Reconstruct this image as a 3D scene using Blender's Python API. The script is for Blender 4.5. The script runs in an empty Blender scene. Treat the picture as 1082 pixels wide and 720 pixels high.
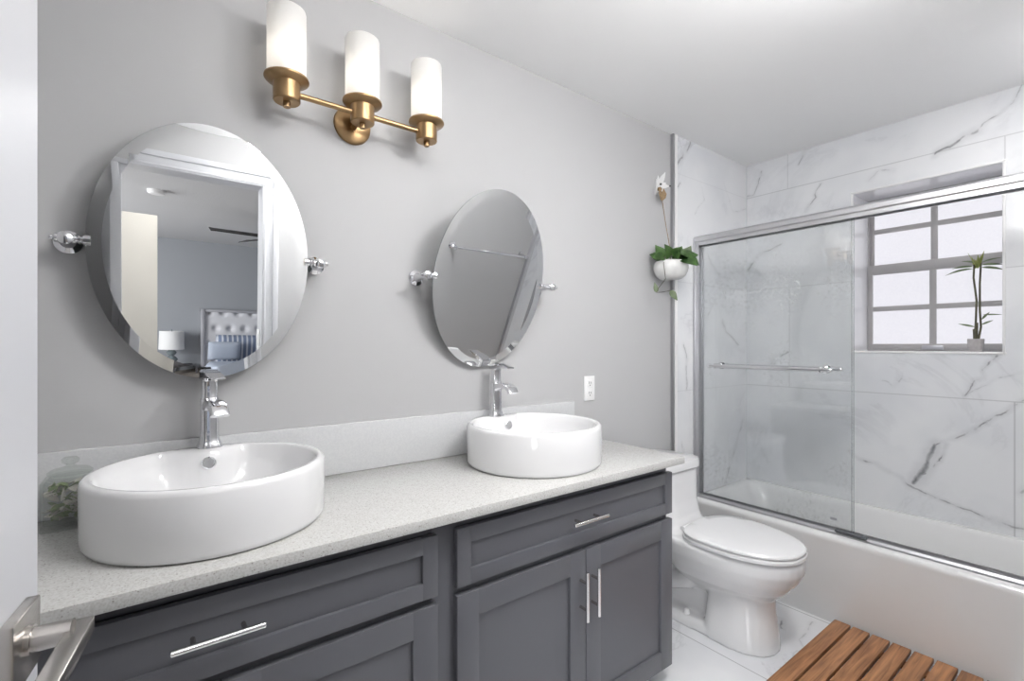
import bpy, bmesh, math, random
from mathutils import Vector, Matrix

S = bpy.context.scene
COL = S.collection
PI = math.pi
random.seed(7)

# ------------------------------------------------------------------ camera
cam_d = bpy.data.cameras.new('camera')
cam = bpy.data.objects.new('camera', cam_d)
COL.objects.link(cam)
cam.location = (0.0, -1.60, 1.28)
cam.rotation_euler = (PI / 2, 0, math.radians(52.8) - PI / 2)
cam_d.sensor_width = 36.0
cam_d.lens = 505.0 / 1082.0 * 36.0
cam_d.shift_y = 5.0 / 1082.0
cam_d.clip_start = 0.01
S.camera = cam

# ------------------------------------------------------------------ world, lights, exposure
W = bpy.data.worlds.new('world'); S.world = W; W.use_nodes = True
bg = W.node_tree.nodes['Background']
bg.inputs[0].default_value = (0.80, 0.88, 1.0, 1); bg.inputs[1].default_value = 1.0

def area(name, loc, rot, sx, sy, power, col=(1, 1, 1)):
    d = bpy.data.lights.new(name, 'AREA'); d.shape = 'RECTANGLE'; d.size = sx; d.size_y = sy
    d.energy = power; d.color = col
    o = bpy.data.objects.new(name, d); o.location = loc; o.rotation_euler = rot
    COL.objects.link(o); return o

DAY = (0.985, 0.99, 1.0)
# area lamp added at the unseen bedroom window (left wall), standing for daylight
area('bedroom_daylight_fill', (-2.72, -4.3, 1.45), (0, -PI / 2, 0), 1.5, 2.4, 140, DAY)
FILL_LAMP = 1.32        # power factor of the unseen lamps added over the bathroom
SHADE_W = 4.2           # power of each bulb of the wall sconce
HALL_FILL_E = 19.0           # glow of the unseen lamp added just outside the doorway
PANE_E = 0.83           # frosted window panes lit by the sky
S.view_settings.view_transform = 'Standard'
S.view_settings.look = 'None'
S.view_settings.gamma = 1.0
S.view_settings.use_curve_mapping = False
S.view_settings.exposure = 0.20

# ------------------------------------------------------------------ materials
def srgb(r, g, b):
    def f(c):
        c /= 255.0
        return c / 12.92 if c <= 0.04045 else ((c + 0.055) / 1.055) ** 2.4
    return (f(r), f(g), f(b), 1)

def mat(name, col, rough=0.5, metal=0.0, spec=0.5, coat=0.0, bump=None, var=None):
    m = bpy.data.materials.new(name); m.use_nodes = True
    nt = m.node_tree; p = nt.nodes['Principled BSDF']
    p.inputs['Base Color'].default_value = col
    p.inputs['Roughness'].default_value = rough
    p.inputs['Metallic'].default_value = metal
    p.inputs['Specular IOR Level'].default_value = spec
    p.inputs['Coat Weight'].default_value = coat
    p.inputs['Coat Roughness'].default_value = 0.05
    tc = nt.nodes.new('ShaderNodeTexCoord')
    if bump:
        n = nt.nodes.new('ShaderNodeTexNoise'); n.inputs['Scale'].default_value = bump[0]; n.inputs['Detail'].default_value = 4
        b = nt.nodes.new('ShaderNodeBump'); b.inputs['Strength'].default_value = bump[1]; b.inputs['Distance'].default_value = bump[2]
        nt.links.new(tc.outputs['Object'], n.inputs['Vector'])
        nt.links.new(n.outputs['Fac'], b.inputs['Height']); nt.links.new(b.outputs['Normal'], p.inputs['Normal'])
    if var:
        n = nt.nodes.new('ShaderNodeTexNoise'); n.inputs['Scale'].default_value = var[0]; n.inputs['Detail'].default_value = 5
        r = nt.nodes.new('ShaderNodeValToRGB')
        r.color_ramp.elements[0].color = var[1]; r.color_ramp.elements[0].position = 0.35
        r.color_ramp.elements[1].color = var[2]; r.color_ramp.elements[1].position = 0.65
        nt.links.new(tc.outputs['Object'], n.inputs['Vector'])
        nt.links.new(n.outputs['Fac'], r.inputs['Fac']); nt.links.new(r.outputs['Color'], p.inputs['Base Color'])
    return m

M = {}
M['wall'] = mat('grey_wall_paint', srgb(187, 187, 188), 0.5, spec=0.3, bump=(60, 0.08, 0.002))
M['ceil'] = mat('ceiling_paint', srgb(246, 246, 246), 0.8, bump=(80, 0.06, 0.002))
M['popcorn'] = mat('textured_ceiling', srgb(205, 205, 207), 0.9, bump=(120, 0.9, 0.01))
M['white'] = mat('white_paint', srgb(202, 203, 207), 0.35, spec=0.4, bump=(30, 0.03, 0.001))
M['bedwall'] = mat('bedroom_wall_paint', srgb(158, 161, 166), 0.6, bump=(60, 0.05, 0.002))
M['cream'] = mat('cream_paint', srgb(226, 222, 212), 0.5, var=(3, srgb(226, 222, 212), srgb(221, 216, 206)))
M['bedfloor'] = mat('bedroom_floor', srgb(150, 142, 134), 0.5, var=(8, srgb(150, 142, 134), srgb(132, 124, 116)))
M['cab'] = mat('grey_cabinet_paint', srgb(94, 95, 100), 0.36, spec=0.45, bump=(40, 0.04, 0.001))
M['kick'] = mat('dark_toe_kick', srgb(84, 85, 90), 0.5, bump=(40, 0.04, 0.001))
M['porc'] = mat('white_porcelain', srgb(230, 230, 231), 0.08, spec=0.5, coat=0.5, var=(2, srgb(230, 230, 231), srgb(232, 232, 233)))
M['tub'] = mat('white_tub_acrylic', srgb(233, 233, 233), 0.12, spec=0.5, coat=0.4, var=(2, srgb(233, 233, 233), srgb(235, 235, 235)))
M['seat'] = mat('white_seat_plastic', srgb(236, 236, 237), 0.16, spec=0.5, var=(2, srgb(236, 236, 237), srgb(238, 238, 239)))
M['chrome'] = mat('chrome', (0.78, 0.78, 0.80, 1), 0.06, metal=1, bump=(200, 0.01, 0.0005))
M['brushed'] = mat('brushed_aluminium', (0.62, 0.62, 0.64, 1), 0.38, metal=1, bump=(300, 0.03, 0.0005))
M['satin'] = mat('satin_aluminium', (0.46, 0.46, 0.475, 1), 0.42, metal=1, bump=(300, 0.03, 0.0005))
M['splash'] = mat('fine_white_quartz', srgb(206, 207, 209), 0.25, var=(220, srgb(203, 204, 206), srgb(210, 211, 212)))
M['nickel'] = mat('satin_nickel', (0.50, 0.475, 0.45, 1), 0.27, metal=1, bump=(300, 0.03, 0.0005))
M['steel'] = mat('bar_steel', (0.80, 0.79, 0.79, 1), 0.18, metal=1, bump=(300, 0.02, 0.0005))
M['brass'] = mat('aged_brass', (0.37, 0.245, 0.128, 1), 0.30, metal=1, bump=(120, 0.03, 0.0005))
M['mirror'] = mat('silvered_mirror', (0.93, 0.94, 0.94, 1), 0.0, metal=1, spec=0.5)
M['mirror_edge'] = mat('mirror_edge', srgb(120, 128, 128), 0.3, bump=(60, 0.02, 0.001))
M['plastic'] = mat('white_plastic', srgb(240, 240, 240), 0.35, bump=(60, 0.01, 0.0005))
M['dark'] = mat('dark_gap', srgb(50, 50, 54), 0.5, bump=(60, 0.01, 0.0005))
M['alu'] = mat('grey_window_frame', srgb(172, 170, 171), 0.45, spec=0.4, bump=(90, 0.04, 0.001))
M['rubber'] = mat('clear_grey_rubber', srgb(90, 92, 96), 0.5, bump=(90, 0.04, 0.001))
M['potw'] = mat('white_glazed_pot', srgb(226, 226, 224), 0.25, var=(30, srgb(226, 226, 224), srgb(216, 216, 214)))
M['potg'] = mat('grey_stone_pot', srgb(176, 172, 172), 0.7, var=(60, srgb(178, 174, 174), srgb(165, 161, 161)))
M['soil'] = mat('potting_soil', srgb(58, 46, 36), 0.95, var=(80, srgb(58, 46, 36), srgb(84, 70, 56)))
M['leaf'] = mat('green_leaf', srgb(40, 70, 30), 0.4, spec=0.4, var=(25, srgb(32, 58, 26), srgb(72, 104, 50)))
M['leaf_d'] = mat('dusty_green_leaf', srgb(104, 118, 90), 0.45, var=(25, srgb(90, 106, 76), srgb(122, 134, 106)))
M['leaf_j'] = mat('dried_green_leaf', srgb(92, 112, 60), 0.6, var=(60, srgb(84, 104, 52), srgb(122, 138, 84)))
M['petal'] = mat('dried_pale_petal', srgb(206, 200, 192), 0.7, var=(60, srgb(206, 200, 192), srgb(190, 180, 172)))
M['leaf_y'] = mat('yellow_green_leaf', srgb(132, 142, 70), 0.5, var=(25, srgb(120, 132, 62), srgb(156, 160, 96)))
M['stem'] = mat('brown_green_stem', srgb(88, 86, 62), 0.6, var=(40, srgb(88, 88, 62), srgb(66, 60, 48)))
M['rope'] = mat('jute_rope', srgb(158, 128, 92), 0.9, var=(200, srgb(164, 140, 108), srgb(120, 98, 72)))
M['linen'] = mat('light_tufted_fabric', srgb(216, 216, 220), 0.8, bump=(300, 0.1, 0.001))
M['stud'] = mat('headboard_trim', srgb(186, 186, 192), 0.3, metal=0.5, bump=(90, 0.04, 0.001))
M['fanb'] = mat('black_fan_blade', srgb(38, 36, 36), 0.5, bump=(30, 0.1, 0.001))
M['comf'] = mat('pale_blue_comforter', srgb(178, 186, 200), 0.85, bump=(30, 0.3, 0.01))
M['lampshade'] = mat('white_lampshade_fabric', srgb(226, 226, 226), 0.8, bump=(300, 0.05, 0.001))
M['lampbase'] = mat('grey_glass_lamp_base', srgb(130, 140, 142), 0.15, spec=0.6, var=(6, srgb(130, 140, 142), srgb(110, 120, 124)))
M['nightst'] = mat('dark_nightstand', srgb(80, 78, 80), 0.5, bump=(30, 0.1, 0.001))

def nodes(name):
    m = bpy.data.materials.new(name); m.use_nodes = True
    nt = m.node_tree
    return m, nt, nt.nodes['Principled BSDF'], nt.nodes.new('ShaderNodeTexCoord')

# striped pillow fabric
m, nt, p, tc = nodes('striped_pillow_fabric')
w = nt.nodes.new('ShaderNodeTexWave'); w.inputs['Scale'].default_value = 5.0; w.bands_direction = 'X'
r = nt.nodes.new('ShaderNodeValToRGB')
r.color_ramp.elements[0].color = srgb(122, 134, 158); r.color_ramp.elements[0].position = 0.6
r.color_ramp.elements[1].color = srgb(205, 208, 216); r.color_ramp.elements[1].position = 0.8
nt.links.new(tc.outputs['Object'], w.inputs['Vector']); nt.links.new(w.outputs['Fac'], r.inputs['Fac'])
nt.links.new(r.outputs['Color'], p.inputs['Base Color']); p.inputs['Roughness'].default_value = 0.9
M['stripe'] = m
# speckled quartz
m, nt, p, tc = nodes('speckled_quartz')
v = nt.nodes.new('ShaderNodeTexVoronoi'); v.inputs['Scale'].default_value = 270
n = nt.nodes.new('ShaderNodeTexNoise'); n.inputs['Scale'].default_value = 260; n.inputs['Detail'].default_value = 3
r1 = nt.nodes.new('ShaderNodeValToRGB'); r1.color_ramp.elements[0].color = srgb(204, 204, 202); r1.color_ramp.elements[1].color = srgb(190, 189, 186)
r1.color_ramp.elements[0].position = 0.42; r1.color_ramp.elements[1].position = 0.62
sx = nt.nodes.new('ShaderNodeSeparateColor')
mr = nt.nodes.new('ShaderNodeMapRange'); mr.inputs[1].default_value = 0.84; mr.inputs[2].default_value = 0.97
mr2 = nt.nodes.new('ShaderNodeMapRange'); mr2.inputs[1].default_value = 0.55; mr2.inputs[2].default_value = 0.25
mu = nt.nodes.new('ShaderNodeMath'); mu.operation = 'MULTIPLY'
mx = nt.nodes.new('ShaderNodeMixRGB'); mx.inputs[2].default_value = srgb(152, 148, 144)
for a, b in ((tc.outputs['Object'], v.inputs['Vector']), (tc.outputs['Object'], n.inputs['Vector']), (n.outputs['Fac'], r1.inputs['Fac']),
             (v.outputs['Color'], sx.inputs[0]), (sx.outputs[0], mr.inputs[0]), (v.outputs['Distance'], mr2.inputs[0]),
             (mr.outputs[0], mu.inputs[0]), (mr2.outputs[0], mu.inputs[1]), (mu.outputs[0], mx.inputs[0]), (r1.outputs['Color'], mx.inputs[1]),
             (mx.outputs[0], p.inputs['Base Color'])):
    nt.links.new(a, b)
p.inputs['Roughness'].default_value = 0.2
M['quartz'] = m
# teak
m, nt, p, tc = nodes('oiled_teak')
mp = nt.nodes.new('ShaderNodeMapping'); mp.inputs['Scale'].default_value = (3, 45, 45)
n = nt.nodes.new('ShaderNodeTexNoise'); n.inputs['Scale'].default_value = 1.6; n.inputs['Detail'].default_value = 6; n.inputs['Distortion'].default_value = 0.6
r = nt.nodes.new('ShaderNodeValToRGB'); r.color_ramp.elements[0].color = srgb(132, 90, 60); r.color_ramp.elements[0].position = 0.33
r.color_ramp.elements[1].color = srgb(190, 137, 95); r.color_ramp.elements[1].position = 0.68
b = nt.nodes.new('ShaderNodeBump'); b.inputs['Strength'].default_value = 0.2; b.inputs['Distance'].default_value = 0.002
for a, c in ((tc.outputs['Object'], mp.inputs[0]), (mp.outputs[0], n.inputs['Vector']), (n.outputs['Fac'], r.inputs['Fac']),
             (r.outputs['Color'], p.inputs['Base Color']), (n.outputs['Fac'], b.inputs['Height']), (b.outputs[0], p.inputs['Normal'])):
    nt.links.new(a, c)
p.inputs['Roughness'].default_value = 0.5
M['teak'] = m

# --- veined marble tile: noise veins + drawn vein lines + grout joints
def seg_group():
    g = bpy.data.node_groups.new('line_mask', 'ShaderNodeTree')
    for nm, t, io in (('P', 'NodeSocketVector', 'INPUT'), ('A', 'NodeSocketVector', 'INPUT'), ('D', 'NodeSocketVector', 'INPUT'), ('W', 'NodeSocketFloat', 'INPUT'),
                      ('K', 'NodeSocketFloat', 'INPUT'), ('Prev', 'NodeSocketFloat', 'INPUT'), ('Out', 'NodeSocketFloat', 'OUTPUT')):
        g.interface.new_socket(nm, in_out=io, socket_type=t)
    i = g.nodes.new('NodeGroupInput'); o = g.nodes.new('NodeGroupOutput')
    def vm(op): x = g.nodes.new('ShaderNodeVectorMath'); x.operation = op; return x
    def ma(op): x = g.nodes.new('ShaderNodeMath'); x.operation = op; return x
    pa = vm('SUBTRACT'); d1 = vm('DOT_PRODUCT'); d2 = vm('DOT_PRODUCT'); dv = ma('DIVIDE'); dv.use_clamp = True
    sc = vm('SCALE'); sb = vm('SUBTRACT'); ln = vm('LENGTH'); dw = ma('DIVIDE')
    mr = g.nodes.new('ShaderNodeMapRange'); mr.interpolation_type = 'SMOOTHSTEP'
    mr.inputs[1].default_value = 1.0; mr.inputs[2].default_value = 0.0
    mk = ma('MULTIPLY'); mxx = ma('MAXIMUM')
    L = g.links.new
    L(i.outputs['P'], pa.inputs[0]); L(i.outputs['A'], pa.inputs[1])
    L(pa.outputs[0], d1.inputs[0]); L(i.outputs['D'], d1.inputs[1])
    L(i.outputs['D'], d2.inputs[0]); L(i.outputs['D'], d2.inputs[1])
    L(d1.outputs['Value'], dv.inputs[0]); L(d2.outputs['Value'], dv.inputs[1])
    L(i.outputs['D'], sc.inputs[0]); L(dv.outputs[0], sc.inputs['Scale'])
    L(pa.outputs[0], sb.inputs[0]); L(sc.outputs[0], sb.inputs[1]); L(sb.outputs[0], ln.inputs[0])
    L(ln.outputs['Value'], dw.inputs[0]); L(i.outputs['W'], dw.inputs[1]); L(dw.outputs[0], mr.inputs[0])
    L(mr.outputs[0], mk.inputs[0]); L(i.outputs['K'], mk.inputs[1]); L(mk.outputs[0], mxx.inputs[0]); L(i.outputs['Prev'], mxx.inputs[1])
    L(mxx.outputs[0], o.inputs['Out'])
    return g
SEG = seg_group()

def marble(name, veins, joints, base=(237, 238, 240), rough=0.16, seed=0.0, amount=1.0):
    """veins: (points3d, width, strength); joints: (A, B, width, strength)"""
    m, nt, p, tc = nodes(name)
    L = nt.links.new
    P = tc.outputs['Object']
    mp = nt.nodes.new('ShaderNodeMapping'); mp.inputs['Location'].default_value = (seed, seed * 0.7, seed * 1.3); L(P, mp.inputs[0])
    n0 = nt.nodes.new('ShaderNodeTexNoise'); n0.inputs['Scale'].default_value = 9; n0.inputs['Detail'].default_value = 5; L(mp.outputs[0], n0.inputs['Vector'])
    sb = nt.nodes.new('ShaderNodeVectorMath'); sb.operation = 'SUBTRACT'; sb.inputs[1].default_value = (0.5, 0.5, 0.5); L(n0.outputs['Color'], sb.inputs[0])
    s1 = nt.nodes.new('ShaderNodeVectorMath'); s1.operation = 'SCALE'; s1.inputs['Scale'].default_value = 0.055; L(sb.outputs[0], s1.inputs[0])
    ad = nt.nodes.new('ShaderNodeVectorMath'); ad.operation = 'ADD'; L(P, ad.inputs[0]); L(s1.outputs[0], ad.inputs[1])
    # break-up of vein strength
    n1 = nt.nodes.new('ShaderNodeTexNoise'); n1.inputs['Scale'].default_value = 14; n1.inputs['Detail'].default_value = 4; L(mp.outputs[0], n1.inputs['Vector'])
    br = nt.nodes.new('ShaderNodeMapRange'); br.inputs[1].default_value = 0.3; br.inputs[2].default_value = 0.62; br.inputs[3].default_value = 0.6; br.inputs[4].default_value = 1.0
    L(n1.outputs['Fac'], br.inputs[0])
    def chain(segs, src):
        prev = None
        for A, B, w_, k_ in segs:
            g = nt.nodes.new('ShaderNodeGroup'); g.node_tree = SEG
            g.inputs['A'].default_value = A; g.inputs['D'].default_value = Vector(B) - Vector(A)
            g.inputs['W'].default_value = w_; g.inputs['K'].default_value = k_
            L(src, g.inputs['P'])
            if prev: L(prev, g.inputs['Prev'])
            prev = g.outputs[0]
        return prev
    vs = []
    for pts, w_, k_ in veins:
        for a, b_ in zip(pts[:-1], pts[1:]):
            vs.append((a, b_, w_ * 1.25, min(1, k_ * 1.2))); vs.append((a, b_, w_ * 4, k_ * 0.28))
    v = chain(vs, ad.outputs[0]) if vs else None
    j = chain(joints, P) if joints else None
    # faint natural veins: ridge of low frequency noise
    n2 = nt.nodes.new('ShaderNodeTexNoise'); n2.inputs['Scale'].default_value = 1.5; n2.inputs['Detail'].default_value = 8; n2.inputs['Roughness'].default_value = 0.62
    n2.inputs['Distortion'].default_value = 0.8; L(mp.outputs[0], n2.inputs['Vector'])
    a1 = nt.nodes.new('ShaderNodeMath'); a1.operation = 'SUBTRACT'; a1.inputs[1].default_value = 0.5; L(n2.outputs['Fac'], a1.inputs[0])
    a2 = nt.nodes.new('ShaderNodeMath'); a2.operation = 'ABSOLUTE'; L(a1.outputs[0], a2.inputs[0])
    a3 = nt.nodes.new('ShaderNodeMapRange'); a3.inputs[1].default_value = 0.022; a3.inputs[2].default_value = 0.0; a3.inputs[4].default_value = 0.24 * amount; L(a2.outputs[0], a3.inputs[0])
    n3 = nt.nodes.new('ShaderNodeTexNoise'); n3.inputs['Scale'].default_value = 2.2; n3.inputs['Detail'].default_value = 3; L(mp.outputs[0], n3.inputs['Vector'])
    a4 = nt.nodes.new('ShaderNodeMapRange'); a4.inputs[1].default_value = 0.45; a4.inputs[2].default_value = 0.7; L(n3.outputs['Fac'], a4.inputs[0])
    a5 = nt.nodes.new('ShaderNodeMath'); a5.operation = 'MULTIPLY'; L(a3.outputs[0], a5.inputs[0]); L(a4.outputs[0], a5.inputs[1])
    cl = nt.nodes.new('ShaderNodeMixRGB'); cl.inputs[1].default_value = srgb(*base); cl.inputs[2].default_value = srgb(base[0] - 14, base[1] - 13, base[2] - 11)
    L(a4.outputs[0], cl.inputs[0])
    c1 = nt.nodes.new('ShaderNodeMixRGB'); c1.inputs[2].default_value = srgb(120, 121, 127); L(a5.outputs[0], c1.inputs[0]); L(cl.outputs[0], c1.inputs[1])
    last = c1.outputs[0]
    if v:
        vb = nt.nodes.new('ShaderNodeMath'); vb.operation = 'MULTIPLY'; L(v, vb.inputs[0]); L(br.outputs[0], vb.inputs[1])
        c2 = nt.nodes.new('ShaderNodeMixRGB'); c2.inputs[2].default_value = srgb(92, 93, 99); L(vb.outputs[0], c2.inputs[0]); L(last, c2.inputs[1]); last = c2.outputs[0]
    if j:
        c3 = nt.nodes.new('ShaderNodeMixRGB'); c3.inputs[2].default_value = srgb(150, 150, 153); L(j, c3.inputs[0]); L(last, c3.inputs[1]); last = c3.outputs[0]
    L(last, p.inputs['Base Color'])
    p.inputs['Roughness'].default_value = rough
    return m

XB, YT = 3.16, -0.015     # tiled back wall plane, tiled side wall plane
def bw(l): return [(XB, y, z) for y, z in l]
def lw(l): return [(x, YT, z) for x, z in l]
veins_back = [
    (bw([(-0.98, 2.242), (-1.075, 2.294), (-1.133, 2.306)]), 0.009, 0.75), (bw([(-1.133, 2.306), (-1.156, 2.344), (-1.245, 2.396), (-1.272, 2.463)]), 0.005, 0.6),
    (bw([(-0.448, 2.232), (-0.425, 2.20), (-0.43, 2.16), (-0.376, 2.091)]), 0.006, 0.55), (bw([(-0.02, 2.278), (-0.064, 2.273), (-0.107, 2.416)]), 0.005, 0.45),
    (bw([(-0.33, 2.39), (-0.381, 2.465)]), 0.006, 0.45), (bw([(-0.02, 1.782), (-0.101, 1.864), (-0.235, 1.915)]), 0.007, 0.62),
    (bw([(-0.135, 2.17), (-0.17, 2.12), (-0.2, 2.12)]), 0.004, 0.3), (bw([(-0.70, 2.19), (-0.74, 2.235), (-0.80, 2.22)]), 0.006, 0.28),
    (bw([(-0.175, 1.165), (-0.269, 1.236)]), 0.009, 0.5), (bw([(-1.08, 1.036), (-1.105, 1.111), (-1.145, 1.125), (-1.145, 1.165), (-1.19, 1.224)]), 0.005, 0.65),
    (bw([(-1.08, 1.036), (-1.19, 1.13), (-1.30, 1.17)]), 0.004, 0.3),
    (bw([(-0.887, 0.559), (-0.931, 0.673), (-0.966, 0.773)]), 0.014, 0.85), (bw([(-0.90, 0.60), (-0.985, 0.70), (-1.02, 0.79)]), 0.006, 0.7),
    (bw([(-0.966, 0.773), (-1.049, 0.824), (-1.14, 0.898), (-1.202, 0.954), (-1.32, 1.06)]), 0.006, 0.6),
    (bw([(-0.60, 0.67), (-0.635, 0.654), (-0.769, 0.613), (-0.893, 0.531), (-1.061, 0.483), (-1.239, 0.45), (-1.35, 0.44)]), 0.006, 0.55),
    (bw([(-0.75, 1.09), (-0.80, 1.06), (-0.84, 1.11)]), 0.004, 0.3), (bw([(-1.27, 0.60), (-1.34, 0.70)]), 0.007, 0.4),
]
joints_back = [((XB, 0, 1.02), (XB, -1.6, 1.02), 0.0045, 0.42), ((XB, 0, 1.64), (XB, -1.6, 1.64), 0.0045, 0.36), ((XB, 0, 2.252), (XB, -1.6, 2.252), 0.0045, 0.42),
               ((XB, -1.248, 0.3), (XB, -1.248, 1.02), 0.0045, 0.5), ((XB, -0.28, 1.02), (XB, -0.28, 1.64), 0.0045, 0.36), ((XB, -0.27, 2.252), (XB, -0.27, 2.5), 0.0045, 0.3),
               ((XB, -1.217, 1.64), (XB, -1.217, 2.252), 0.0045, 0.4)]
veins_left = [(lw([(2.85, 1.42), (2.90, 1.37), (3.05, 1.28)]), 0.008, 0.5), (lw([(3.09, 0.74), (3.0, 0.60), (2.874, 0.40)]), 0.007, 0.6),
              (lw([(2.62, 1.36), (2.70, 1.47), (2.774, 1.571)]), 0.005, 0.28), (lw([(2.50, 2.463), (2.46, 2.40), (2.378, 2.303)]), 0.010, 0.6),
              (lw([(2.37, 2.17), (2.40, 2.20)]), 0.007, 0.5), (lw([(2.70, 1.82), (2.80, 1.72), (2.95, 1.70)]), 0.006, 0.3),
              (lw([(2.55, 2.05), (2.65, 2.15), (2.62, 2.25)]), 0.004, 0.2), (lw([(2.87, 2.30), (2.98, 2.14), (3.15, 2.18)]), 0.004, 0.25),
              (lw([(2.43, 1.28), (2.47, 1.20), (2.46, 1.02)]), 0.006, 0.5), (lw([(2.42, 0.72), (2.45, 0.60)]), 0.006, 0.4)]
joints_left = [((2.3, YT, 1.02), (3.2, YT, 1.02), 0.004, 0.22), ((2.3, YT, 1.64), (3.2, YT, 1.64), 0.004, 0.2), ((2.3, YT, 2.252), (3.2, YT, 2.252), 0.004, 0.14),
               ((XB - .001, YT, 0.3), (XB - .001, YT, 2.5), 0.004, 0.35)]
M['tile_back'] = marble('marble_tile_shower_back', veins_back, joints_back, seed=3.1, amount=0.65)
M['tile_left'] = marble('marble_tile_shower_side', veins_left, joints_left, seed=8.4)
M['tile_trim'] = marble('marble_tile_reveal', [], [], base=(236, 236, 238), seed=1.7, amount=0.3)
fl = lambda l: [(x, y, 0.0) for x, y in l]
M['tile_floor'] = marble('marble_floor_tile', [(fl([(2.47, -0.50), (2.35, -0.52), (2.36, -0.58), (2.28, -0.62)]), 0.006, 0.6), (fl([(1.62, -0.62), (1.72, -0.70), (1.70, -0.80)]), 0.008, 0.5),
                                               (fl([(2.10, -0.80), (2.25, -0.70), (2.45, -0.68)]), 0.005, 0.35), (fl([(1.6, -1.2), (1.8, -1.0), (2.1, -1.1)]), 0.007, 0.5)],
                       [((1.883, 0.0, 0), (1.883, -1.7, 0), 0.004, 0.85), ((1.28, 0.0, 0), (1.28, -1.7, 0), 0.004, 0.8), ((0.68, 0, 0), (0.68, -1.7, 0), 0.004, 0.8),
                        ((2.488, 0, 0), (2.488, -1.7, 0), 0.004, 0.9), ((-0.5, -1.05, 0), (2.6, -1.05, 0), 0.003, 0.6)], seed=5.5, amount=1.3)

# --- thin clear glass
def glass(name, tint=(0.9, 0.945, 0.95), haze=0.05, hazecol=(0.8, 0.85, 0.88), speckle=0.0):
    m = bpy.data.materials.new(name); m.use_nodes = True; nt = m.node_tree
    nt.nodes.remove(nt.nodes['Principled BSDF']); out = nt.nodes['Material Output']; L = nt.links.new
    t = nt.nodes.new('ShaderNodeBsdfTransparent'); t.inputs[0].default_value = (*tint, 1)
    g = nt.nodes.new('ShaderNodeBsdfGlossy'); g.inputs['Roughness'].default_value = 0.015
    fz = nt.nodes.new('ShaderNodeFresnel'); fz.inputs['IOR'].default_value = 1.72
    d = nt.nodes.new('ShaderNodeBsdfDiffuse'); d.inputs[0].default_value = (*hazecol, 1)
    m1 = nt.nodes.new('ShaderNodeMixShader'); m2 = nt.nodes.new('ShaderNodeMixShader')
    m1.inputs[0].default_value = haze; L(t.outputs[0], m1.inputs[1]); L(d.outputs[0], m1.inputs[2])
    if speckle > 0:   # dried water drops
        tc = nt.nodes.new('ShaderNodeTexCoord')
        v = nt.nodes.new('ShaderNodeTexNoise'); v.inputs['Scale'].default_value = 60; v.inputs['Detail'].default_value = 5; v.inputs['Roughness'].default_value = 0.7
        v2 = nt.nodes.new('ShaderNodeTexNoise'); v2.inputs['Scale'].default_value = 3.0
        a = nt.nodes.new('ShaderNodeMapRange'); a.inputs[1].default_value = 0.52; a.inputs[2].default_value = 0.72; a.inputs[4].default_value = speckle
        b_ = nt.nodes.new('ShaderNodeMapRange'); b_.inputs[1].default_value = 0.48; b_.inputs[2].default_value = 0.62
        mu = nt.nodes.new('ShaderNodeMath'); mu.operation = 'MULTIPLY'; ad = nt.nodes.new('ShaderNodeMath'); ad.inputs[1].default_value = haze
        L(tc.outputs['Object'], v.inputs['Vector']); L(tc.outputs['Object'], v2.inputs['Vector'])
        L(v.outputs['Fac'], a.inputs[0]); L(v2.outputs['Fac'], b_.inputs[0]); L(a.outputs[0], mu.inputs[0]); L(b_.outputs[0], mu.inputs[1])
        L(mu.outputs[0], ad.inputs[0]); L(ad.outputs[0], m1.inputs[0])
    ge = nt.nodes.new('ShaderNodeNewGeometry'); iv = nt.nodes.new('ShaderNodeMath'); iv.operation = 'SUBTRACT'; iv.inputs[0].default_value = 1.0
    fm = nt.nodes.new('ShaderNodeMath'); fm.operation = 'MULTIPLY'
    L(ge.outputs['Backfacing'], iv.inputs[1]); L(iv.outputs[0], fm.inputs[0]); L(fz.outputs[0], fm.inputs[1])
    L(fm.outputs[0], m2.inputs[0]); L(m1.outputs[0], m2.inputs[1]); L(g.outputs[0], m2.inputs[2])
    L(m2.outputs[0], out.inputs[0])
    return m
M['shglass'] = glass('shower_glass', (0.988, 0.993, 0.994), 0.02, (0.84, 0.87, 0.89), 0.16)
M['gedge'] = glass('glass_edge_green', (0.74, 0.78, 0.79), 0.35, (0.5, 0.54, 0.56))
M['jarglass'] = glass('clear_jar_glass', (0.94, 0.955, 0.945), 0.06, (0.7, 0.72, 0.7))

# frosted window pane lit by the sky outside
m, nt, p, tc = nodes('frosted_window_pane')
n = nt.nodes.new('ShaderNodeTexNoise'); n.inputs['Scale'].default_value = 90; n.inputs['Detail'].default_value = 3
r = nt.nodes.new('ShaderNodeValToRGB'); r.color_ramp.elements[0].color = (0.80, 0.79, 0.86, 1); r.color_ramp.elements[1].color = (0.88, 0.87, 0.93, 1)
nt.links.new(tc.outputs['Object'], n.inputs['Vector']); nt.links.new(n.outputs['Fac'], r.inputs['Fac']); nt.links.new(r.outputs['Color'], p.inputs['Emission Color'])
p.inputs['Emission Strength'].default_value = PANE_E; p.inputs['Base Color'].default_value = (0.05, 0.05, 0.05, 1); p.inputs['Roughness'].default_value = 0.4
M['pane'] = m
m, nt, p, tc = nodes('unseen_window_pane')
p.inputs['Emission Color'].default_value = (0.9, 0.95, 1, 1); p.inputs['Emission Strength'].default_value = 1.0; p.inputs['Base Color'].default_value = (0.05, 0.05, 0.05, 1)
M['skypane'] = m
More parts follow.
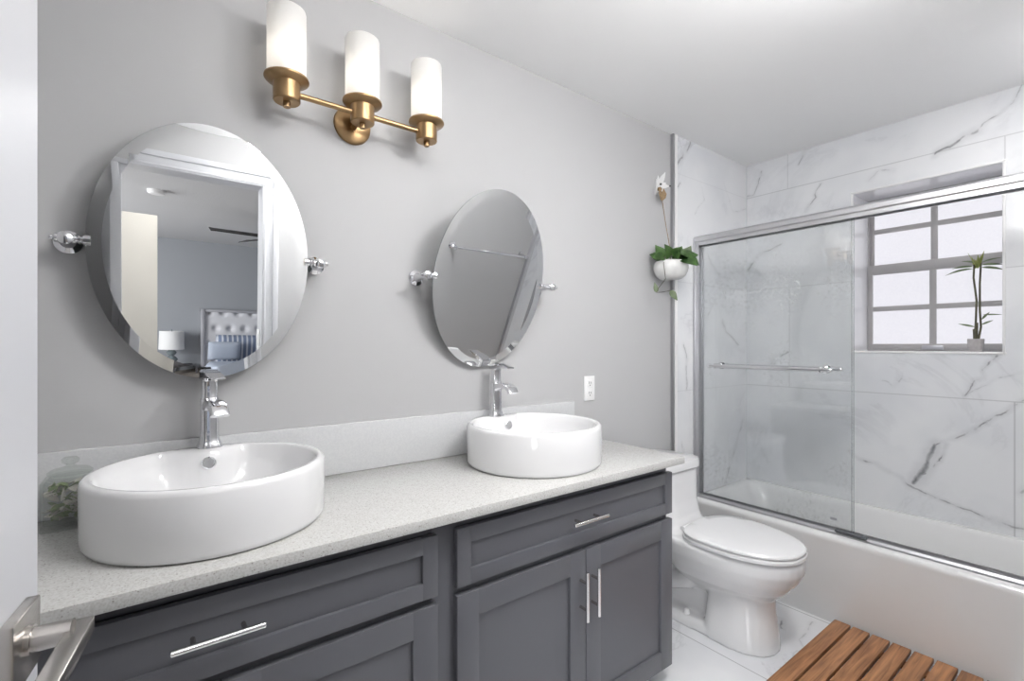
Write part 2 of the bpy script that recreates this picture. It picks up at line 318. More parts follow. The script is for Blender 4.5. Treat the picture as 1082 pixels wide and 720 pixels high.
# frosted lamp glass: lets the bulb's light through
m = bpy.data.materials.new('opal_lamp_glass'); m.use_nodes = True; nt = m.node_tree
nt.nodes.remove(nt.nodes['Principled BSDF'])
tl = nt.nodes.new('ShaderNodeBsdfTranslucent'); tl.inputs[0].default_value = (0.95, 0.94, 0.92, 1)
df = nt.nodes.new('ShaderNodeBsdfDiffuse'); df.inputs[0].default_value = (0.93, 0.93, 0.93, 1)
gl = nt.nodes.new('ShaderNodeBsdfGlossy'); gl.inputs['Roughness'].default_value = 0.25
tc = nt.nodes.new('ShaderNodeTexCoord'); nz = nt.nodes.new('ShaderNodeTexNoise'); nz.inputs['Scale'].default_value = 20
bp = nt.nodes.new('ShaderNodeBump'); bp.inputs['Strength'].default_value = 0.02
nt.links.new(tc.outputs['Object'], nz.inputs['Vector']); nt.links.new(nz.outputs['Fac'], bp.inputs['Height']); nt.links.new(bp.outputs[0], df.inputs['Normal'])
ma_ = nt.nodes.new('ShaderNodeMixShader'); ma_.inputs[0].default_value = 0.45
mb_ = nt.nodes.new('ShaderNodeMixShader'); mb_.inputs[0].default_value = 0.05
nt.links.new(tl.outputs[0], ma_.inputs[1]); nt.links.new(df.outputs[0], ma_.inputs[2]); nt.links.new(ma_.outputs[0], mb_.inputs[1]); nt.links.new(gl.outputs[0], mb_.inputs[2])
nt.links.new(mb_.outputs[0], nt.nodes['Material Output'].inputs[0])
M['opal'] = m
def emis(name, col, s):
    m, nt, p, tc = nodes(name)
    p.inputs['Emission Color'].default_value = col; p.inputs['Emission Strength'].default_value = s
    return m
M['fill_disc'] = emis('fill_lamp_glass', (1, 0.99, 0.98, 1), 43.0 * FILL_LAMP)  # emission for the unseen lamps added to brighten the bathroom
M['fill_spot_disc'] = emis('fill_spot_lens', (1, 0.98, 0.96, 1), 62.0 * FILL_LAMP)
M['hall_fill_disc'] = emis('hall_fill_glass', (1, 0.98, 0.96, 1), HALL_FILL_E)
M['fill_disc_soft'] = emis('fill_lamp_glass_dim', (1, 0.99, 0.98, 1), 15.0 * FILL_LAMP)
M['bulb'] = emis('bulb_glass', (1, 0.95, 0.88, 1), 4.0)

# ------------------------------------------------------------------ mesh helpers
class MB:
    def __init__(s): s.bm = bmesh.new()
    def box(s, x0, x1, y0, y1, z0, z1, bev=0.0, seg=2):
        b = bmesh.new(); bmesh.ops.create_cube(b, size=1)
        for v in b.verts: v.co = Vector(((x0 + x1) / 2 + v.co.x * (x1 - x0), (y0 + y1) / 2 + v.co.y * (y1 - y0), (z0 + z1) / 2 + v.co.z * (z1 - z0)))
        if bev: bmesh.ops.bevel(b, geom=b.edges[:], offset=bev, segments=seg, affect='EDGES', profile=0.5)
        s.add(b); return s
    def add(s, b):
        me = bpy.data.meshes.new('t'); b.to_mesh(me); b.free(); s.bm.from_mesh(me); bpy.data.meshes.remove(me)
    def loft(s, loops, cap0=True, cap1=True, closed=True):
        rows = [[s.bm.verts.new(p) for p in l] for l in loops]
        n = len(rows[0])
        for a, b in zip(rows[:-1], rows[1:]):
            for i in range(n if closed else n - 1):
                j = (i + 1) % n
                s.bm.faces.new((a[i], a[j], b[j], b[i]))
        if cap0: s.bm.faces.new(rows[0][::-1])
        if cap1: s.bm.faces.new(rows[-1])
        return s
    def lathe(s, prof, c=(0, 0, 0), axis=(0, 0, 1), n=32, cap=True):
        ax = Vector(axis).normalized(); t = Vector((1, 0, 0)) if abs(ax.x) < 0.9 else Vector((0, 0, 1))
        u = ax.cross(t).normalized(); v = ax.cross(u); c = Vector(c)
        loops = [[c + ax * h + (u * math.cos(2 * PI * i / n) + v * math.sin(2 * PI * i / n)) * max(r, 1e-5) for i in range(n)] for r, h in prof]
        return s.loft(loops, cap, cap)
    def cyl(s, a, b, r, r2=None, n=24):
        a, b = Vector(a), Vector(b); return s.lathe([(r, 0), (r if r2 is None else r2, (b - a).length)], a, b - a, n)
    def ball(s, c, r, n=16):
        b = bmesh.new(); bmesh.ops.create_uvsphere(b, u_segments=n, v_segments=n // 2 + 2, radius=r)
        for v in b.verts: v.co += Vector(c)
        s.add(b); return s
    def tube(s, pts, r, n=8):
        pts = [Vector(p) for p in pts]; rs = r if isinstance(r, (list, tuple)) else [r] * len(pts)
        loops = []; u = None
        for i, p in enumerate(pts):
            d = (pts[min(i + 1, len(pts) - 1)] - pts[max(i - 1, 0)]).normalized()
            if u is None: u = d.orthogonal().normalized()
            u = (u - d * u.dot(d)).normalized(); v = d.cross(u)
            loops.append([p + (u * math.cos(2 * PI * k / n) + v * math.sin(2 * PI * k / n)) * rs[i] for k in range(n)])
        return s.loft(loops)
    def leaf(s, base, d, up, L, w, droop=0.3, heart=False, n=8, t=0.0006):
        base, d, up = Vector(base), Vector(d).normalized(), Vector(up)
        side = d.cross(up).normalized(); up = side.cross(d).normalized()
        top = []; bot = []
        for i in range(n + 1):
            f = i / n
            ww = w * (math.sin(PI * min(1, f * 1.0) ** (0.62 if heart else 0.8)) if 0 < f < 1 else 0.02)
            c = base + d * (L * f) - up * (droop * L * f * f)
            row = [c - side * ww / 2 + up * ww * 0.12, c, c + side * ww / 2 + up * ww * 0.12]
            top.append([s.bm.verts.new(p + up * t) for p in row]); bot.append([s.bm.verts.new(p - up * t) for p in row])
        for i in range(n):
            for k in range(2):
                s.bm.faces.new((top[i][k], top[i][k + 1], top[i + 1][k + 1], top[i + 1][k]))
                s.bm.faces.new((bot[i][k], bot[i + 1][k], bot[i + 1][k + 1], bot[i][k + 1]))
            s.bm.faces.new((top[i][0], top[i + 1][0], bot[i + 1][0], bot[i][0])); s.bm.faces.new((top[i][2], bot[i][2], bot[i + 1][2], top[i + 1][2]))
        s.bm.faces.new((top[0][0], bot[0][0], bot[0][1], top[0][1])); s.bm.faces.new((top[0][1], bot[0][1], bot[0][2], top[0][2]))
        s.bm.faces.new((top[n][0], top[n][1], bot[n][1], bot[n][0])); s.bm.faces.new((top[n][1], top[n][2], bot[n][2], bot[n][1]))
        return s

ROOT = {}
def obj(name, mb, m, parent=None, local=False, smooth=35):
    """link the shapes as ONE mesh object; shapes are given in world space unless local"""
    bmesh.ops.recalc_face_normals(mb.bm, faces=mb.bm.faces[:])
    me = bpy.data.meshes.new(name); 
    if parent is not None and not local:
        inv = ROOT[parent.name].inverted()
        mb.bm.transform(inv)
    mb.bm.to_mesh(me); mb.bm.free()
    for f in me.polygons: f.use_smooth = True
    me.set_sharp_from_angle(angle=math.radians(smooth))
    me.materials.append(M[m] if isinstance(m, str) else m)
    o = bpy.data.objects.new(name, me); COL.objects.link(o)
    if parent is not None:
        o.parent = parent; ROOT[o.name] = ROOT[parent.name]
    else: ROOT[o.name] = Matrix.Identity(4)
    return o
def thing(name, label, cat, loc=(0, 0, 0), rotz=0.0, group=None):
    o = bpy.data.objects.new(name, None); COL.objects.link(o); o.empty_display_size = 0.05
    o.location = loc; o.rotation_euler = (0, 0, rotz)
    ROOT[o.name] = Matrix.Translation(loc) @ Matrix.Rotation(rotz, 4, 'Z')
    o['label'] = label; o['category'] = cat
    if group: o['group'] = group
    return o
def tag(o, label, cat, group=None):
    o['label'] = label; o['category'] = cat
    if group: o['group'] = group
    return o
def struct(name, mb, m, parent=None, label=None):
    o = obj(name, mb, m, parent)
    if parent is None: o['kind'] = 'structure'
    if label: o['label'] = label
    return o
def box(*a, **k): return MB().box(*a, **k)
def copy_tree(o, parent=None):
    c = o.copy(); COL.objects.link(c); c.parent = parent
    for ch in list(o.children): copy_tree(ch, c)
    return c

# ------------------------------------------------------------------ the room shell
ZC = 2.465
YF = -1.585              # inside face of the wall with the doorway
DX0, DX1, DZ = -0.172, 0.512, 2.095   # doorway
struct('wall_back', box(-0.50, 2.338, 0, 0.12, 0, ZC + 0.1), 'wall', label='light grey painted wall behind the sinks')
mb = MB(); mb.box(2.338, XB + 0.35, YT, 0.12, 0, ZC + 0.1)
struct('wall_back_tiled', mb, 'tile_left', label='white marble tiled shower wall beside the painted wall')
struct('wall_left', box(-0.56, -0.44, YF, 0, 0, ZC + 0.1), 'wall')
WY0, WY1, WZ0, WZ1 = -1.214, -0.612, 1.243, 2.135        # window opening
XO = XB + 0.29
mb = MB()
mb.box(XB, XO, WY1, 0.0 + YT, 0, ZC + 0.1); mb.box(XB, XO, YF - 0.12, WY0, 0, ZC + 0.1)
mb.box(XB, XO, WY0, WY1, 0, WZ0); mb.box(XB, XO, WY0, WY1, WZ1, ZC + 0.1)
struct('wall_right', mb, 'tile_back', label='white marble tiled wall with the window')
mb = MB()
mb.box(-0.56, DX0 - 0.02, YF - 0.12, YF, 0, ZC + 0.1); mb.box(DX1 + 0.02, 2.40, YF - 0.12, YF, 0, ZC + 0.1); mb.box(DX0 - 0.02, DX1 + 0.02, YF - 0.12, YF, DZ + 0.02, ZC + 0.1)
struct('wall_front', mb, 'wall', label='light grey painted wall with the doorway')
struct('wall_front_tiled', box(2.40, XB, YF - 0.12, YF + 0.02, 0, ZC + 0.1), 'tile_left')
struct('trim_1', box(2.372, 2.402, YF - 0.02, YF + 0.03, 0, ZC, bev=0.003), 'brushed', label='metal edge strip where tile meets paint opposite the sinks')
struct('ceiling', box(-0.56, XO, YF - 0.12, 0.12, ZC, ZC + 0.1), 'ceil')
struct('floor', box(-0.56, XO, YF - 0.12, 0.12, -0.08, 0.0), 'tile_floor')
# edge trim between paint and tile
t2 = struct('trim_2', box(2.345, 2.368, -0.022, 0.0, 0, ZC, bev=0.003), 'plastic', label='white vertical edge strip where paint meets marble tile')
obj('shaded_side', box(2.331, 2.3448, -0.020, 0.0, 0, ZC, bev=0.002), 'satin', t2)  # grey piece puts the strip's shaded side into colour
# doorway lining and casing
mb = MB(); mb.box(DX0 - 0.02, DX0, YF - 0.12, YF, 0, DZ + 0.02); mb.box(DX1, DX1 + 0.02, YF - 0.12, YF, 0, DZ + 0.02); mb.box(DX0, DX1, YF - 0.12, YF, DZ, DZ + 0.02)
fr = struct('door_frame', mb, 'white'); fr.name = 'door_1'
mb = MB()
for a, b, t in ((0.0, 0.075, 0.014), (0.055, 0.085, 0.022), (0.008, 0.02, 0.018)):
    mb.box(DX1 + a, DX1 + b, YF, YF + t - .0004, 0, DZ + a + .004, bev=0.003); mb.box(DX0 - b, DX0 - a, YF, YF + t - .0004, 0, DZ + a + .004, bev=0.003)
    mb.box(DX0 - b, DX1 + b, YF, YF + t, DZ + a, DZ + b, bev=0.003)
struct('trim_3', mb, 'white', label='white moulded casing around the doorway')

# ------------------------------------------------------------------ bathroom window
wf = struct('window_1', MB().box(XO - 0.06, XO, WY0, WY0 + 0.012, WZ0, WZ1).box(XO - 0.06, XO, WY1 - 0.012, WY1, WZ0, WZ1)
            .box(XO - 0.0605, XO - 0.0005, WY0 + 0.011, WY1 - 0.011, WZ0, WZ0 + 0.012).box(XO - 0.0605, XO - 0.0005, WY0 + 0.011, WY1 - 0.011, WZ1 - 0.02, WZ1), 'alu', label='grey framed window with frosted panes and a muntin grid')
XF = XO - 0.065
def sash(z0, z1, x, zm, top, bot):
    mb = MB()
    mb.box(x, x + 0.026, WY1 - 0.032, WY1 - 0.008, z0, z1, bev=0.002); mb.box(x, x + 0.026, WY0 + 0.008, WY0 + 0.030, z0, z1, bev=0.002)
    mb.box(x, x + 0.026, WY0 + 0.02, WY1 - 0.03, z0 + .0003, z0 + bot, bev=0.002); mb.box(x, x + 0.026, WY0 + 0.02, WY1 - 0.03, z1 - top, z1 - .0003, bev=0.002)
    mb.box(x + 0.003, x + 0.022, -0.929, -0.900, z0 + bot, z1 - top, bev=0.002)
    mb.box(x + 0.0036, x + 0.0214, WY0 + 0.02, WY1 - 0.03, zm - 0.014, zm + 0.014, bev=0.002)
    return mb
lo = obj('lower_sash', sash(WZ0 + 0.012, 1.747, XF, 1.491, 0.057, 0.033), 'alu', wf)
obj('pane', box(XF + 0.010, XF + 0.014, WY0 + 0.012, WY1 - 0.016, WZ0 + 0.03, 1.73), 'pane', lo)
obj('latch', box(XF - 0.012, XF, -0.96, -0.87, WZ0 + 0.014, WZ0 + 0.036, bev=0.002), 'stud', lo)
up = obj('upper_sash', sash(1.690, WZ1 - 0.012, XF + 0.028, 1.946, 0.03, 0.03), 'alu', wf)
obj('pane', box(XF + 0.038, XF + 0.042, WY0 + 0.012, WY1 - 0.016, 1.70, WZ1 - 0.03), 'pane', up)
# tiled reveal and its bright edge bead
mb = MB()
mb.box(XB + 0.002, XO - 0.055, WY1 - 0.006, WY1, WZ0, WZ1); mb.box(XB + 0.002, XO - 0.055, WY0, WY0 + 0.006, WZ0, WZ1)
mb.box(XB + 0.002, XO - 0.055, WY0, WY1, WZ1 - 0.006, WZ1); mb.box(XB + 0.002, XO - 0.055, WY0, WY1, WZ0, WZ0 + 0.006)
struct('trim_4', mb, 'tile_trim', label='glossy white window reveal and sill')
mb = MB()
e = 0.009
mb.box(XB - 0.004, XB + 0.003, WY1 - 0.004, WY1 + e - 0.004, WZ0 - e, WZ1 + e, bev=0.002); mb.box(XB - 0.004, XB + 0.003, WY0 - e + 0.004, WY0 + 0.004, WZ0 - e, WZ1 + e, bev=0.002)
mb.box(XB - 0.004, XB + 0.003, WY0 - e, WY1 + e, WZ1 - 0.004, WZ1 + e - 0.004, bev=0.002); mb.box(XB - 0.004, XB + 0.003, WY0 - e, WY1 + e, WZ0 - e + 0.004, WZ0 + 0.005, bev=0.002)
struct('trim_5', mb, 'plastic', label='thin white bead around the window opening')

# ------------------------------------------------------------------ bathtub
XA = 2.497
YE = YF + 0.02
def rrect(x0, x1, y0, y1, z, r, n=6):
    pts = []
    for cx, cy, a0 in ((x1 - r, y1 - r, 0), (x0 + r, y1 - r, PI / 2), (x0 + r, y0 + r, PI), (x1 - r, y0 + r, 1.5 * PI)):
        for i in range(n + 1):
            a = a0 + PI / 2 * i / n; pts.append((cx + r * math.cos(a), cy + r * math.sin(a), z))
    return pts
RZ = 0.402
tb = thing('bathtub', 'white bathtub with a plain apron below the sliding glass doors', 'bathtub', (2.83, -0.79, 0))
x0, x1, y0, y1 = XA, XB - 0.002, YE + 0.002, YT - 0.002
mb = MB()
mb.loft([rrect(x0 + 0.012, x1, y0, y1, 0.0, 0.004), rrect(x0 + 0.008, x1, y0, y1, 0.06, 0.004), rrect(x0 + 0.002, x1, y0, y1, RZ - 0.03, 0.004), rrect(x0, x1, y0, y1, RZ - 0.018, 0.004),
         rrect(x0 + 0.005, x1, y0, y1, RZ - 0.005, 0.006), rrect(x0 + 0.018, x1 - 0.002, y0 + 0.002, y1 - 0.002, RZ, 0.01),
         rrect(x0 + 0.095, x1 - 0.030, y0 + 0.06, y1 - 0.035, RZ, 0.09), rrect(x0 + 0.112, x1 - 0.042, y0 + 0.07, y1 - 0.050, RZ - 0.02, 0.10),
         rrect(x0 + 0.13, x1 - 0.06, y0 + 0.10, y1 - 0.12, RZ - 0.16, 0.11), rrect(x0 + 0.15, x1 - 0.08, y0 + 0.14, y1 - 0.20, 0.10, 0.11), rrect(x0 + 0.19, x1 - 0.12, y0 + 0.20, y1 - 0.28, 0.06, 0.1)], cap0=True, cap1=True)
obj('tub_body', mb, 'tub', tb, smooth=50)
mb = MB(); mb.lathe([(0.034, 0), (0.034, 0.004), (0.02, 0.006), (0.0, 0.006)], (2.83, -1.30, 0.06))
obj('drain', mb, 'chrome', tb)

# ------------------------------------------------------------------ shower enclosure
sf = thing('shower_door_frame', 'silver shower door frame of header rail, wall jamb and bottom track on the tub rim', 'shower frame', (2.565, -0.79, RZ))
def prism_y(prof, ya, yb):
    return MB().loft([[(x, ya, z) for x, z in prof], [(x, yb, z) for x, z in prof]])
HZ0, HZ1 = 1.858, 1.915
hp = [(2.538, HZ0), (2.538, HZ0 + 0.018), (2.531, HZ0 + 0.024), (2.531, HZ0 + 0.044), (2.538, HZ0 + 0.05), (2.540, HZ1 - 0.004), (2.548, HZ1), (2.592, HZ1), (2.600, HZ1 - 0.006), (2.600, HZ0), (2.592, HZ0), (2.592, HZ0 + 0.03), (2.546, HZ0 + 0.03), (2.546, HZ0)]
obj('header_rail', prism_y(hp, YE, YT - 0.001), 'brushed', sf, smooth=20)
tp = [(2.533, RZ), (2.533, RZ + 0.008), (2.540, RZ + 0.017), (2.546, RZ + 0.017), (2.546, RZ + 0.006), (2.562, RZ + 0.006), (2.562, RZ + 0.014), (2.567, RZ + 0.014), (2.567, RZ + 0.006), (2.586, RZ + 0.006), (2.586, RZ + 0.017), (2.592, RZ + 0.017), (2.596, RZ)]
obj('bottom_track', prism_y(tp, YE, YT - 0.001), 'satin', sf, smooth=20)
mb = MB(); mb.box(2.530, 2.600, YT - 0.012, YT - 0.001, RZ, HZ0 + 0.03, bev=0.002); mb.box(2.536, 2.545, YT - 0.034, YT - 0.010, RZ, HZ0 + 0.02, bev=0.002); mb.box(2.585, 2.594, YT - 0.034, YT - 0.010, RZ, HZ0 + 0.02, bev=0.002)
obj('wall_jamb', mb, 'brushed', sf)
mb = MB(); mb.box(2.530, 2.600, YE, YE + 0.012, RZ, HZ0 + 0.03, bev=0.002); mb.box(2.536, 2.545, YE + 0.010, YE + 0.034, RZ, HZ0 + 0.02, bev=0.002)
obj('wall_jamb', mb, 'brushed', sf)
obj('door_guide', box(2.524, 2.552, -0.865, -0.74, RZ + 0.016, RZ + 0.024, bev=0.002), 'rubber', sf)

def door_panel(x, ya, yb, label, bar):
    t = thing('sliding_glass_door', label, 'shower door', (x, (ya + yb) / 2, RZ + 0.02))
    obj('glass_pane', box(x - 0.003, x + 0.003, ya, yb, RZ + 0.018, HZ0 + 0.026), 'shglass', t)
    obj('edge_seal', box(x - 0.0032, x + 0.0032, ya - 0.002, ya - 0.0003, RZ + 0.02, HZ0 + 0.02), 'gedge', t)
    obj('edge_seal', box(x - 0.006, x + 0.006, yb - 0.010, yb + 0.0005, RZ + 0.02, HZ0 + 0.02, bev=0.001), 'brushed', t)
    s_ = -1 if bar == 'out' else 1
    b = MB().cyl((x + s_ * 0.055, -0.135, 1.165), (x + s_ * 0.055, -0.725, 1.165), 0.0105)
    for y in (-0.135, -0.725): b.lathe([(0.0, -0.002), (0.009, 0.0), (0.0115, 0.006), (0.0115, 0.02), (0.0, 0.021)], (x + s_ * 0.055, y + (-0.012 if y < -0.5 else 0.012), 1.165), (0, (1 if y < -.5 else -1), 0), 16)
    tb_ = obj('towel_bar', b, 'chrome', t)
    for y in (-0.165, -0.69):
        b = MB(); b.lathe([(0.019, 0.0035), (0.019, 0.009), (0.012, 0.013), (0.010, 0.040), (0.014, 0.046), (0.014, 0.060), (0.004, 0.065)], (x, y, 1.165), (s_, 0, 0), 20)
        obj('post', b, 'chrome', tb_)
    return t
door_panel(2.556, -0.806, YT - 0.016, 'front sliding glass shower door, its towel bar facing the toilet', 'out')
door_panel(2.577, -0.792, YT - 0.016, 'rear sliding glass shower door behind the front one, its bar inside the tub', 'in')
b = MB(); b.box(2.5505, 2.5525, -0.742, -0.715, RZ + 0.06, RZ + 0.072)
tag(obj('glass_sticker', b, 'stud'), 'small grey certification mark low on the front glass door', 'sticker')

# ------------------------------------------------------------------ vanity
CZ = 0.860
VX0, VX1 = -0.425, 1.575
va = thing('vanity_cabinet', 'long dark grey shaker vanity cabinet under the two white basins', 'vanity', (0.58, -0.26, 0))
FZ = -0.500
mb = MB(); mb.box(VX0, VX1, FZ + 0.018, -0.003, 0.075, CZ - 0.027); mb.box(VX0 + .001, VX1 - .001, FZ + .0012, FZ + 0.019, 0.80, CZ - 0.0275)
for a, b_ in ((VX0, -0.35), (0.575, 0.65), (VX1 - 0.02, VX1)): mb.box(a, b_, FZ, FZ + 0.02, 0.075, CZ - 0.027, bev=0.001)
mb.box(VX0 + .001, VX1 - .001, FZ + .0012, FZ + 0.019, 0.612, 0.652); mb.box(VX0 + .001, VX1 - .001, FZ + .0012, FZ + 0.019, 0.0765, 0.095)
obj('carcass', mb, 'cab', va)
obj('toe_kick', box(VX0, VX1 - 0.03, -0.43, -0.003, 0.0, 0.076), 'kick', va)
def shaker(x0, x1, z0, z1, rail):
    y0, y1 = FZ - 0.020, FZ - 0.0005
    mb = MB()
    mb.box(x0, x0 + rail, y0, y1, z0, z1, bev=0.0015); mb.box(x1 - rail, x1, y0, y1, z0, z1, bev=0.0015)
    mb.box(x0 + rail - .003, x1 - rail + .003, y0 + .0003, y1 - .0003, z0 + .0003, z0 + rail, bev=0.0015); mb.box(x0 + rail - .003, x1 - rail + .003, y0 + .0003, y1 - .0003, z1 - rail, z1 - .0003, bev=0.0015)
    mb.box(x0 + rail - 0.002, x1 - rail + 0.002, y0 + 0.010, y1, z0 + rail - 0.002, z1 - rail + 0.002)
    return mb
def pull(cx, cz, vert):
    y = FZ - 0.020; L = 0.077; mb = MB(); d = Vector((0, 0, 1)) if vert else Vector((1, 0, 0)); c = Vector((cx, y - 0.032, cz))
    mb.lathe([(0.0, -0.0005), (0.0052, 0), (0.006, 0.001), (0.006, 2 * L - 0.001), (0.0052, 2 * L), (0, 2 * L + 0.0005)], c - d * L, d, 20)
    return mb, [MB().cyl(c + d * (s_ * 0.042), c + d * (s_ * 0.042) + Vector((0, 0.0318, 0)), 0.0045, n=14) for s_ in (-1, 1)]
for (x0, x1, side) in ((-0.358, 0.584, 'left'), (0.641, 1.585, 'right')):
    dr = obj('drawer', shaker(x0, x1, 0.643, 0.798, 0.042), 'cab', va)
    a, b_ = pull((x0 + x1) / 2 - (0.006 if side == 'left' else 0), 0.727, False)
    h = obj('handle', a, 'steel', dr); [obj('post', q, 'nickel', h) for q in b_]
    xm = (x0 + x1) / 2 + (0.006 if side == 'right' else 0)
    for (a0, a1, hx) in ((x0, xm - 0.0015, xm - 0.026), (xm + 0.0015, x1, xm + 0.026)):
        dd = obj('door', shaker(a0, a1, 0.066, 0.622, 0.068), 'cab', va)
        a, b_ = pull(hx, 0.49, True)
        h = obj('handle', a, 'steel', dd); [obj('post', q, 'nickel', h) for q in b_]
mb = MB(); mb.box(-0.435, 1.612, -0.557, -0.0005, CZ - 0.0265, CZ, bev=0.002)
tag(obj('countertop', mb, 'quartz'), 'speckled white quartz countertop on the grey vanity', 'countertop')
tag(obj('backsplash', box(-0.435, 1.562, -0.0205, -0.0005, CZ + 0.0003, 1.022, bev=0.002), 'splash'), 'white quartz backsplash strip along the wall behind the basins', 'backsplash')

# ------------------------------------------------------------------ vessel sinks
def make_sink(cx, cy, label):
    r = 0.243; z0, z1 = CZ + 0.0003, 1.002
    t = thing('vessel_sink', label, 'sink', (cx, cy, z0), group='round vessel sinks')
    n = 64
    def ring(rad, z, dy=0.0, sq=1.0):
        return [(cx + rad * math.cos(2 * PI * i / n), cy + dy + rad * sq * math.sin(2 * PI * i / n), z) for i in range(n)]
    mb = MB()
    def inner(z, rad, back):
        # bowl outline: circle whose rear is cut by the tap ledge
        pts = []
        for i in range(n):
            a = 2 * PI * i / n; x = rad * math.cos(a); y = rad * math.sin(a)
            lim = 0.243 - back
            c_ = math.exp(-(x / 0.085) ** 2)
            ymax = lim * c_ + rad * (1 - c_)
            if y > ymax: y = ymax
            pts.append((cx + x, cy + y, z))
        return pts
    mb.loft([ring(r - 0.012, z0), ring(r - 0.004, z0 + 0.004), ring(r, z0 + 0.014), ring(r, z1 - 0.012), ring(r - 0.003, z1 - 0.004), ring(r - 0.009, z1),
             inner(z1, r - 0.017, 0.075), inner(z1 - 0.006, r - 0.022, 0.083), inner(z1 - 0.03, r - 0.025, 0.088), inner(z1 - 0.085, r - 0.045, 0.10),
             ring(0.14, z0 + 0.022, 0), ring(0.06, z0 + 0.014, 0), ring(0.02, z0 + 0.012, 0)])
    obj('basin', mb, 'porc', t, smooth=60)
    mb = MB(); yb = cy + 0.243 - 0.0885
    mb.lathe([(0.017, -0.004), (0.017, 0.003), (0.014, 0.005), (0.013, 0.002), (0.0, 0.002)], (cx, yb, 0.969), (0, -1, 0.12), 28)
    obj('overflow_ring', mb, 'chrome', t)
    mb = MB(); mb.lathe([(0.030, 0), (0.030, 0.004), (0.02, 0.007), (0, 0.007)], (cx, cy, z0 + 0.0125), n=28)
    obj('drain_plug', mb, 'chrome', t)
    return t
make_sink(0.125, -0.267, 'round white vessel sink nearest the door, below the left mirror')
make_sink(1.112, -0.267, 'round white vessel sink at the toilet end, below the tilted right mirror')

def make_faucet(cx, cy, rz, label):
    z = 1.0025
    t = thing('faucet', label, 'faucet', (cx, cy, z), rz, group='chrome sink faucets')
    def sup(w, d, z_, y=0.0, n=24, e=3.2, wf=None):
        pts = []
        for i in range(n):
            a = 2 * PI * i / n; c, s_ = math.cos(a), math.sin(a)
            pts.append((w * math.copysign(abs(c) ** (2 / e), c), y + d * math.copysign(abs(s_) ** (2 / e), s_), z_))
        return pts
    mb = MB()
    mb.loft([sup(0.030, 0.0255, 0), sup(0.030, 0.0255, 0.004), sup(0.0265, 0.021, 0.012), sup(0.0225, 0.018, 0.024), sup(0.0215, 0.0165, 0.05), sup(0.0215, 0.0165, 0.12), sup(0.0215, 0.0165, 0.132)])
    bd = obj('body', mb, 'chrome', t, local=True, smooth=30)
    # spout: flat arm that curves down at its mouth
    mb = MB(); path = [(0.0, 0.108, 0.019, 0.013), (-0.03, 0.119, 0.020, 0.012), (-0.06, 0.123, 0.0215, 0.011), (-0.085, 0.120, 0.022, 0.0105), (-0.103, 0.111, 0.022, 0.010), (-0.112, 0.096, 0.022, 0.009)]
    loops = []
    for i, (y, zz, w_, h_) in enumerate(path):
        a = path[max(i - 1, 0)]; b_ = path[min(i + 1, len(path) - 1)]
        d = Vector((0, b_[0] - a[0], b_[1] - a[1])).normalized(); up_ = Vector((1, 0, 0)).cross(d) * -1
        loops.append([Vector((0, y, zz)) + Vector((1, 0, 0)) * (w_ * math.copysign(abs(math.cos(q)) ** 0.5, math.cos(q))) + up_ * (h_ * math.copysign(abs(math.sin(q)) ** 0.5, math.sin(q))) for q in [2 * PI * k / 20 for k in range(20)]])
    mb.loft(loops); obj('spout', mb, 'chrome', t, local=True, smooth=40)
    mb = MB(); mb.loft([sup(0.0205, 0.0165, 0.1323), sup(0.019, 0.015, 0.137), sup(0.019, 0.015, 0.178), sup(0.0205, 0.0165, 0.1835)]); obj('neck', mb, 'chrome', t, local=True)
    mb = MB()
    mb.loft([[(-w, y, za), (w, y, za), (w, y, zb), (-w, y, zb)] for w, y, za, zb in ((0.0215, 0.019, 0.184, 0.206), (0.0225, -0.018, 0.184, 0.206), (0.021, -0.045, 0.190, 0.2025), (0.017, -0.098, 0.1885, 0.1935))])
    bmesh.ops.bevel(mb.bm, geom=mb.bm.edges[:], offset=0.002, segments=2, affect='EDGES')
    obj('lever', mb, 'chrome', t, local=True)
    mb = MB(); mb.cyl((0, 0.022, 0.03), (0, 0.032, 0.03), 0.003, n=10); mb.cyl((0, 0.032, 0.02), (0, 0.032, 0.058), 0.0028, n=10); mb.ball((0, 0.032, 0.060), 0.005, 10)
    obj('drain_rod', mb, 'chrome', t, local=True)
    return t
make_faucet(0.131, -0.062, 0.12, 'chrome single lever faucet on the basin nearest the door')
make_faucet(1.088, -0.062, 0.0, 'chrome single lever faucet on the basin at the toilet end')

